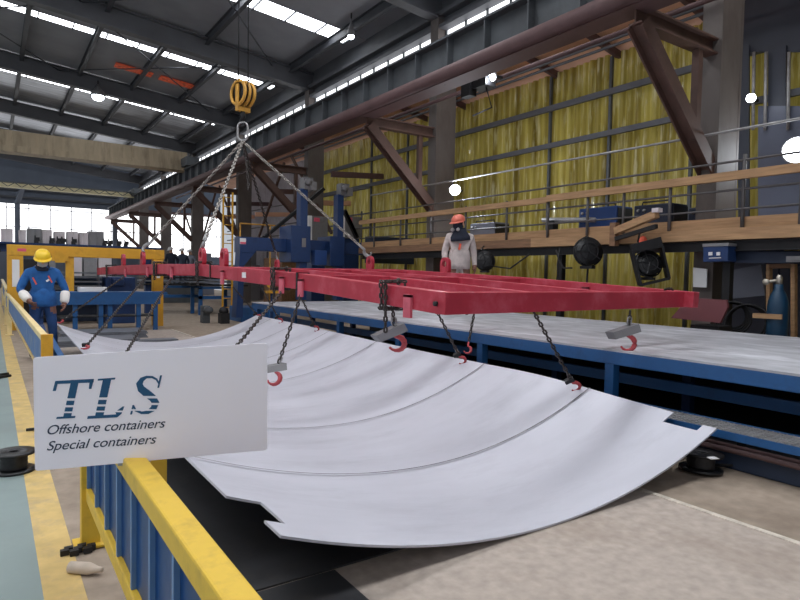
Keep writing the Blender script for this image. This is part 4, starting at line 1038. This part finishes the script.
# sloping cable chain
P0, P1 = at(322, 190, Y=Ym+.8), at(266, 236, Y=Ym+.8); b = MB(); n = 22
for k in range(n):
    p = P0.lerp(P1, k/(n-1)); b.bar(p-V((.0, .08, 0)), p+V((0, .08, 0)), .1, .14, (P1-P0))
tag(obj('cable_chain', b, 'black'), 'black ribbed cable chain sloping down behind the blue columns', 'cable chain')
P0, P1 = at(345, 212, Y=Ym+.7), at(356, 236, Y=Ym+.7); b = MB()
for k in range(14):
    p = P0.lerp(P1, k/13); b.bar(p-V((.0, .08, 0)), p+V((0, .08, 0)), .1, .14, (P1-P0))
tag(obj('cable_chain', b, 'black'), 'short black cable chain right of the second blue column', 'cable chain')
for x0, x1, y0, y1, lab in ((312, 328, 217, 240, 'grey control cabinet with pink label between the blue columns, left one'), (345, 362, 217, 238, 'grey control cabinet with pink label right of second blue column')):
    cb = thing('control_cabinet', at((x0+x1)/2, 300, Y=19.5), lab, 'cabinet')
    a, c_ = at(x0, y1, Y=19.5), at(x1, y0, Y=19.5); ORG[cb.name] = V(cb.location)
    obj('body', MB().box(a.x, c_.x, 19.5, 20.1, a.z, c_.z), 'greybox', cb, bevel=.02); obj('side_panel', MB().box(a.x-.14, a.x-.01, 19.5, 20.1, a.z, c_.z), 'white', cb)
    obj('label', MB().box(a.x+.06, a.x+.28, 19.47, 19.49, c_.z-.2, c_.z-.06), 'stickerpink', cb)
    obj('stand', MB().box(a.x+.05, c_.x-.05, 19.6, 20.0, 0, a.z), 'darkblue', cb)
# yellow stair rail by the ladder column
b = MB()
for z in (2.3, 3.2): b.tube([(7.2, 20.5, z), (9.4, 20.5, z)], .03, 6)
for x in (7.2, 8.3, 9.4): b.tube([(x, 20.5, 0), (x, 20.5, 3.2)], .03, 6)
tag(obj('handrail', b, 'hoistyellow'), 'dull yellow handrail between the ladder and the grey cabinets', 'handrail')
hgt = thing('step_bracket', at(271, 292, Y=14.8), 'small yellow bracket below the red beam near the white sticker', 'bracket')
a = V(hgt.location); obj('plate', MB().box(a.x-.12, a.x+.2, 14.7, 14.95, a.z-.03, a.z+.03), 'gantry', hgt); obj('arm', MB().bar((a.x+.1, 14.8, a.z), (a.x-.1, 14.8, a.z+.18), .05, .05), 'gantry', hgt); obj('post', MB().box(a.x+.0, a.x+.06, 14.78, 14.84, 0, a.z-.03), 'darkblue', hgt)
# beams, rails and pipes of the side aisle between the far columns
for y0, z, m in ((19.5, 5.1, 'flange'), (22, 4.3, 'tarp'), (24.5, 5.0, 'flange'), (27, 4.2, 'tarp'), (30.5, 5.0, 'flange'), (33, 4.5, 'tarp')):
    struct('aisle_beam', MB().bar((10.2, y0, z), (12.4, y0, z+.15), .14, .2), m)
for y0, y1, z0, z1 in ((19.8, 23.5, 3.0, 6.4), (27.6, 24.2, 2.6, 6.2), (29.5, 33, 3.0, 6.2), (36.5, 33.6, 3, 6.0), (37.4, 41, 3, 6)):
    struct('aisle_brace', MB().bar((10.4, y0, z0), (10.4, y1, z1), .09, .09), 'brace')
for z in (3.2, 3.7, 4.6): struct('aisle_rail', MB().tube([(11.2, 18.5, z), (11.2, 34, z+.1)], .03, 6), 'rail')
for y0 in (19, 20.6, 22.2, 23.8, 26, 28): struct('aisle_rail', MB().tube([(11.2, y0, 0), (11.2, y0, 3.8)], .035, 6), 'rail')
# machines along the aisle behind
rng = random.Random(3)
for k, (y, m, lab) in enumerate(((21.5, 'greybox', 'grey machine cabinet in the aisle behind the ladder'), (25.5, 'wooddark', 'brown crate pile in the aisle between far columns'), (31, 'greybox', 'pale machine housing in the aisle beyond the second far column'), (39, 'sheetgrey', 'grey machine housing at the far end of the aisle'))):
    b = MB().box(10.9, 12.0, y, y+2.2, 0, 1.9+.3*(k % 2)); b.box(11.1, 11.9, y+.3, y+1.2, 1.9, 2.7); b.box(10.85, 10.9, y+.4, y+1.0, .6, 1.5); tag(obj('machine_housing', b, m, bevel=.03), lab, 'machine')

# ------------------------------------------------------------------ overhead cranes
oc = thing('bridge_crane', (0, 30.5, 6.4), 'beige overhead bridge crane girder spanning hall at upper left', 'crane')
obj('bridge_girder', MB().box(-14, XG, 30.2, 30.9, 6.62, 7.25), 'beige', oc); obj('lower_flange', MB().box(-14, XG, 30.1, 31.0, 6.36, 6.62), 'beige', oc)
b = MB()
for k in range(14): x = -5+k*.95; b.box(x, x+.03, 30.17, 30.2, 6.62, 7.2)
obj('stiffener', b, 'beige', oc); obj('end_carriage', MB().box(XG-.3, XG+.3, 29.2, 31.8, 6.5, 6.9), 'girder', oc)
tc_ = thing('truss_crane', (0, 43, 6.3), 'slim cream truss crane in front of the far gable', 'crane')
obj('chord', MB().box(-14, XG, 42.9, 43.1, 6.28, 6.35), 'cream', tc_); obj('chord', MB().box(-14, XG, 42.9, 43.1, 6.58, 6.66), 'girder', tc_)
b = MB(); x = -4
while x < XG-.5: b.bar((x, 43, 6.35), (x+.35, 43, 6.6), .05, .04); b.bar((x+.35, 43, 6.6), (x+.7, 43, 6.35), .05, .04); x += .7
obj('lattice', b, 'girder', tc_); obj('backing', MB().box(-14, XG, 43.3, 43.35, 6.3, 6.62), 'cream', tc_); obj('end_carriage', MB().box(XG-.25, XG+.25, 42, 44, 6.5, 6.8), 'girder', tc_)
b = MB()
for z in (5.9, 6.5): b.tube([(XG-1.2, 45, z), (XG-.2, 45, z)], .03, 6)

# ------------------------------------------------------------------ walkway equipment
DZ = 2.2
def welder(x0, y0, x1, X, lab, m, dep=.5):
    a, c_ = at(x1, 232, X=X), at(x0, y0, X=X); w_ = thing('welding_machine', (X+dep/2, (a.y+c_.y)/2, DZ), lab, 'welding machine')
    obj('case', MB().box(X, X+dep, a.y, c_.y, DZ+.06, c_.z), m, w_, bevel=.02)
    b = MB(); 
    for yy in (a.y+.06, c_.y-.1): b.box(X+.02, X+dep-.02, yy, yy+.05, DZ, DZ+.06)
    obj('foot', b, 'black', w_)
    obj('handle', MB().tube([(X+.1, a.y+.1, c_.z), (X+.1, a.y+.12, c_.z+.06), (X+.1, c_.y-.12, c_.z+.06), (X+.1, c_.y-.1, c_.z)], .015, 6), 'black', w_)
    obj('end_panel', MB().box(X+.03, X+dep-.03, a.y-.02, a.y, DZ+.1, c_.z-.04), 'blackplastic', w_)
    b = MB(); L = c_.y-a.y
    for k in range(3): b.box(X-.004, X, a.y+L*(.3+.12*k), a.y+L*(.37+.12*k), DZ+.22, DZ+.29)
    obj('marking', b, 'white', w_)
    for k in range(2): obj('knob', MB().lathe([(.03, 0), (.025, .03)], (X, c_.y-.1-.12*k, c_.z-.1), (-1, 0, 0), 10), 'steel', w_)
    return w_
welder(579, 209, 616, 9.85, 'blue welding machine on walkway above the round hanging feeder', 'machblue')
welder(634, 206, 671, 9.85, 'navy welding machine on walkway behind the wooden swing arm', 'machdark')
welder(470, 224, 494, 9.85, 'small silver welding machine on walkway beside the orange helmet', 'sheetgrey')
welder(688, 208, 702, 10.9, 'dark machine on walkway in front of the nearest column', 'machdark')
a, c_ = at(543, 220, X=9.7), at(595, 220, X=9.7)
tb = thing('pipe_rotator', a, 'grey pipe on a black stand lying along the walkway rail', 'pipe')
obj('pipe', MB().tube([a, c_], .05, 12), 'steel', tb); obj('stand', MB().box(9.62, 9.78, a.y-.35, a.y-.2, DZ, a.z-.04), 'blackplastic', tb)
obj('cup', MB().lathe([(.05, 0), (.06, .14)], (9.62, a.y-.1, DZ+.16), (0, 0, 1), 10), 'white', tb)
# swing arm
a, c_, m_ = at(616, 231, X=9.3), at(657, 214, X=9.1), at(614, 246, X=9.35)
sa = thing('swing_arm', m_, 'wooden swing arm jutting from the walkway edge with cables', 'boom arm')
ORG[sa.name] = V(sa.location)
obj('post', MB().bar(m_, m_+V((0, 0, .42)), .12, .12), 'wooddark', sa); obj('arm', MB().bar(a, c_, .1, .12), 'wood', sa); obj('arm_tube', MB().bar(a-V((0, 0, .14)), c_-V((0, 0, .2)), .06, .07), 'black', sa)
obj('tip_clamp', MB().cbox(c_+V((0, 0, .06)), (.12, .12, .07)), 'palebox', sa)
def feeder(px, py, r_px, lab, tilt, top):
    X = 9.2; c = at(px, py, X=X); s = r_px*c.length/FPX*.98
    f_ = thing('wire_feeder', c-V((0, 0, s)), lab, 'wire feeder', 'wire feeders hanging from the walkway'); ORG[f_.name] = V(f_.location)
    d = V((-.55, -.83, tilt)).normalized()
    obj('spool', MB().lathe([(s*.3, -s*.3), (s*.92, -s*.3), (s*.92, -s*.22), (s*.55, -s*.2), (s*.55, s*.2), (s*.92, s*.22), (s*.92, s*.3), (s*.3, s*.3)], c, d, 22), 'blackplastic', f_)
    b = MB().ring(c, s*.98, s*.06, d, 22, 5); b.ring(c+d*s*.32, s*.6, s*.05, d, 18, 5)
    for k in range(5):
        a_ = 2*PI*k/5; _, s1, u1 = frame_axes(d); b.bar(c+d*s*.32, c+d*s*.32+(s1*math.cos(a_)+u1*math.sin(a_))*s*.9, s*.1, s*.07)
    obj('guard', b, 'black', f_)
    obj('bracket', MB().box(c.x-s*.2, c.x+s*.2, c.y-s*.5, c.y+s*.5, c.z-s*1.15, c.z-s*.95), 'black', f_)
    t = at(top[0], top[1], X=X+.15); obj('cable', MB().tube([c+V((0, 0, s)), (c+t)/2+V((0, .12, s*.4)), t], .018, 6), 'black', f_)
    return f_
feeder(588, 252, 14, 'round black wire feeder hanging below the blue welding machine', .1, (588, 236))
f_ = feeder(648, 264, 13, 'boxy black wire feeder hanging below the wooden swing arm', .35, (640, 231))
c = at(648, 264, X=9.15); s = .3
_, s1, u1 = frame_axes(V((-.6, -.8, 0)))
b = MB()
q = [c+s1*(-.2)+u1*.3, c+s1*.28+u1*.22, c+s1*.12-u1*.36, c+s1*(-.34)-u1*.24]
for i in range(4): b.bar(q[i], q[(i+1) % 4], .035, .16, V((-.6, -.8, 0)))
b.bar(q[0]+u1*.08, q[1]+u1*.02, .16, .1, V((-.6, -.8, 0)))
obj('cage', b, 'black', f_)
feeder(485, 261, 10, 'narrow black wire feeder hanging right of the person on the table', .2, (484, 246))
a = at(643, 242, X=9.25); b = MB().ball(a, .085, 10, 8, (1, .7, 1.3)); tag(obj('warning_lamp', b, 'reflect'), 'orange and white lamp hanging under the swing arm', 'lamp')
for k, (x0, y0, x1, y1, lab) in enumerate(((556, 250, 572, 268, 'black cable hanging from walkway left of the round wire feeder'), (638, 240, 655, 256, 'looped black cable above the boxy wire feeder'), (492, 266, 530, 254, 'black cable sagging from the narrow feeder along yellow wall'), (560, 248, 556, 285, 'long black cable hanging straight down yellow wall below walkway'), (588, 266, 589, 300, 'black cable dropping from the round wire feeder'))):
    a, c_ = at(x0, y0, X=9.3), at(x1, y1, X=9.3); mid_ = (a+c_)/2+V((0, 0, -.18))
    tag(obj('cable', MB().tube([a, a.lerp(mid_, .6)+V((0, .03, 0)), mid_, c_.lerp(mid_, .5), c_], .018, 6), 'black'), lab, 'cable')
# ------------------------------------------------------------------ bay beyond the table at right
def slabpx(pts, X, t, m, nm, lab, cat, lean=0.):
    P = [at(x, y, X=X) for x, y in pts]; zb = min(p.z for p in P)
    P = [p+V((lean*(p.z-zb), 0, 0)) for p in P]
    return tag(obj(nm, MB().prism(P, (t, 0, 0)), m), lab, cat)
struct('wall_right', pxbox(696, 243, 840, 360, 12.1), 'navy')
for x0, x1 in ((731, 744), (757, 769), (784, 812)): struct('wall_right', pxbox(x0, 243.5, x1, 250.5, 12.0, .03), 'curtain')
for x0, x1, y0 in ((702, 727, 300), (729, 765, 262), (770, 778, 268), (780, 790, 268), (796, 822, 266)): struct('wall_right', pxbox(x0, y0, x1, 345, 11.9, .03), 'midsheet')
struct('trim_6', pxbox(729, 252, 840, 263, 9.75, .14), 'navy')
eb = thing('switch_box', at(715, 262, X=9.35), 'dark blue switch box with two meters under the walkway', 'switch box'); ORG[eb.name] = V(eb.location)
P = [at(703, 262, X=9.35), at(728, 261.5, X=9.35), at(728, 244, X=9.35), at(703, 245, X=9.35)]
obj('case', MB().prism(P, (.25, 0, 0)), 'darkblue', eb, bevel=.01)
obj('top_cover', MB().prism([at(702.5, 246.8, X=9.33), at(728.5, 245.8, X=9.33), at(728.5, 242.7, X=9.33), at(702.5, 243.8, X=9.33)], (.3, 0, 0)), 'greybox', eb)
for x in (709, 717): obj('meter', MB().prism([at(x, 255.5, X=9.345), at(x+3.6, 255.3, X=9.345), at(x+3.6, 252, X=9.345), at(x, 252.2, X=9.345)], (-.02, 0, 0)), 'white', eb)
obj('marking', MB().prism([at(709, 258.6, X=9.345), at(721, 258.1, X=9.345), at(721, 257.3, X=9.345), at(709, 257.8, X=9.345)], (-.005, 0, 0)), 'white', eb)
for nm, pts, X, t, m, lab, cat in (('notice', [(693, 287), (706.5, 287.5), (707, 269), (693, 267.5)], 9.88, .02, 'white', 'white paper notice fixed to foot of the nearest column', 'notice'),
        ('metal_sheet', [(728, 299), (750, 297), (765, 295.5), (761, 265), (745, 267.5), (728, 271)], 10.2, .03, 'sheetgrey', 'grey metal sheet leaning under the walkway at right', 'sheet'),
        ('primed_plate', [(671, 318), (720, 323), (727.5, 307), (726, 300), (688, 298)], 8.9, .05, 'redbrown', 'red brown primed plate propped behind right end of the frame', 'plate')):
    slabpx(pts, X, t, m, nm, lab, cat)
a, c_ = at(690, 334, X=9.0), at(719, 318, X=9.0); b = MB().box(9.0, 9.4, c_.y, a.y, 0, a.z+.15); b.box(8.98, 9.0, c_.y+.05, a.y-.05, .3, .6); tag(obj('support_block', b, 'black'), 'black support block beneath the red brown plate', 'block')
wf = thing('timber_rack', at(780, 335, X=10.0), 'upright timber frame around the blue gas cylinder', 'timber frame'); ORG[wf.name] = V(wf.location)
for x0, x1 in ((766, 769.5), (790.5, 794.5)):
    P = [at(x0, 345, X=10.0), at(x1, 345, X=10.0), at(x1, 264, X=10.0), at(x0, 264, X=10.0)]; obj('post', MB().prism(P, (.1, 0, 0)), 'wood', wf)
obj('rail', MB().prism([at(769, 268.5, X=10.0), at(791, 268, X=10.0), at(791, 263.5, X=10.0), at(769, 264, X=10.0)], (.1, 0, 0)), 'wooddark', wf)
c = at(777, 330, X=9.45); c.z = 0; cr_ = 8.2*c.length/FPX
zt = at(777, 287, X=9.45).z
gc = thing('gas_cylinder', c, 'blue gas cylinder standing beyond the table at right', 'gas cylinder')
obj('body', MB().lathe([(cr_*.95, 0), (cr_, .03), (cr_, zt-.3), (cr_*.92, zt-.2), (cr_*.7, zt-.1), (cr_*.42, zt-.03), (cr_*.4, zt+.04)], c, (0, 0, 1), 24), 'cyl', gc)
b = MB().lathe([(.04, 0), (.04, .1), (.02, .14)], c+V((0, 0, zt+.04)), (0, 0, 1), 10); b.tube([c+V((0, 0, zt+.1)), c+V((-.05, .15, zt+.07))], .022, 8); b.lathe([(.045, 0), (.045, .03)], c+V((-.05, .15, zt+.07)), (-1, 0, 0), 12); obj('valve', b, 'brass', gc)
a, c_ = at(753, 315.5, X=9.3), at(782, 317, X=9.3); b = MB().bar(a, c_, .03, .07); tag(obj('timber_bar', b, 'wood'), 'pale wooden bar held across the blue gas cylinder', 'bar')
for k, (px, py, r_, lab) in enumerate(((748, 325, .32, 'coil of black cable hung under the grey metal sheet'), (733, 318, .26, 'smaller coil of dark cable beside the red brown plate'))):
    a = at(px, py, X=9.7); b = MB()
    for q in range(4): b.ring(a+V((.03*q, .02*q, .01*q)), r_-.02*q, .016, (1, .2, 0), 20, 5)
    tag(obj('cable_coil', b, 'black'), lab, 'cable coil')
a, c_ = at(786, 262, X=9.6), at(802, 256, X=9.6); b = MB().box(9.6, 9.85, c_.y, a.y, a.z, c_.z); b.box(9.58, 9.6, c_.y+.02, a.y-.02, a.z+.03, a.z+.06); tag(obj('parts_box', b, 'greybox'), 'small grey box under walkway at the right photo edge', 'box')

# ------------------------------------------------------------------ lamps
def flood(px, py, X, s, lab, m, e, aim):
    c = at(px, py, X=X); r = thing('floodlight', c, lab, 'floodlight'); ORG[r.name] = V(c); d = (V(aim)-c).normalized()
    obj('lens', MB().lathe([(s*.9, 0), (s*.9, .012)], c, d, 16), m, r)
    obj('housing', MB().lathe([(s*.5, -.16), (s*.7, -.12), (s, -.02), (s, .0), (s*.6, -.0)], c-d*.004, d, 16), 'greybox', r)
    obj('bracket', MB().bar(c-d*.1, c-d*.1+V((.25, 0, 0)), .05, .05), 'black', r)
    lamp('lamp', c+d*.12, e, s*.8)
flood(797, 150, 11.6, .24, 'large dazzling floodlight above the walkway at right photo edge', 'lamp', 45, (2, 1, 2))
flood(751, 98, 11.8, .09, 'small bright lamp high on dark wall right of the column', 'lamp', 3, (2, 1, 3))
flood(455, 190, 9.8, .15, 'dazzling floodlight behind the middle column above the worker', 'lamp', 70, (3, 2, 2))
flood(492, 77, 8.9, .1, 'small lamp under the runway girder beside hanging cables', 'lampsmall', 15, (5, 8, 3))
def bay(px, py, Z, s, lab):
    c = at(px, py, Z=Z); r = thing('high_bay_lamp', c, lab, 'lamp'); ORG[r.name] = V(c)
    obj('lens', MB().ball(c-V((0, 0, .02)), s*.8, 14, 10, (1, 1, .8)), 'lamp', r)
    obj('reflector', MB().lathe([(s*1.05, 0), (s*.8, .18), (s*.3, .36), (s*.12, .5)], c, (0, 0, 1), 16), 'greybox', r)
    obj('stem', MB().tube([c+V((0, 0, .5)), c+V((0, 0, .66))], .025, 6), 'black', r)
bay(98, 96, 8.9, .3, 'glowing high bay lamp hanging between far rafters at upper left')
bay(351, 36, 8.5, .12, 'small glowing roof lamp at the right end of near rooflight')
c = at(483, 78, X=8.9); b = MB().cbox(c, (.3, .5, .45)); b.cbox(c+V((-.1, .35, -.2)), (.2, .3, .3)); b.tube([c+V((0, -.1, -.2)), c+V((0, -.3, -.7)), c+V((0, .3, -.75))], .02, 6); b.tube([c, (XG-.1, c.y, 5.5)], .03, 6)
tag(obj('junction_box', b, 'black'), 'dark junction box hanging under the runway girder', 'junction box')
# ------------------------------------------------------------------ light
w = bpy.data.worlds.new('world'); S.world = w; w.use_nodes = True
bg = w.node_tree.nodes['Background']; bg.inputs['Color'].default_value = (.86, .92, 1, 1); bg.inputs['Strength'].default_value = .46
S.view_settings.view_transform = 'Standard'; S.view_settings.look = 'None'; S.view_settings.gamma = 1; S.view_settings.use_curve_mapping = False
S.view_settings.exposure = 0.3
S.cycles.use_denoising = True
S.cycles.max_bounces = 5; S.cycles.diffuse_bounces = 3
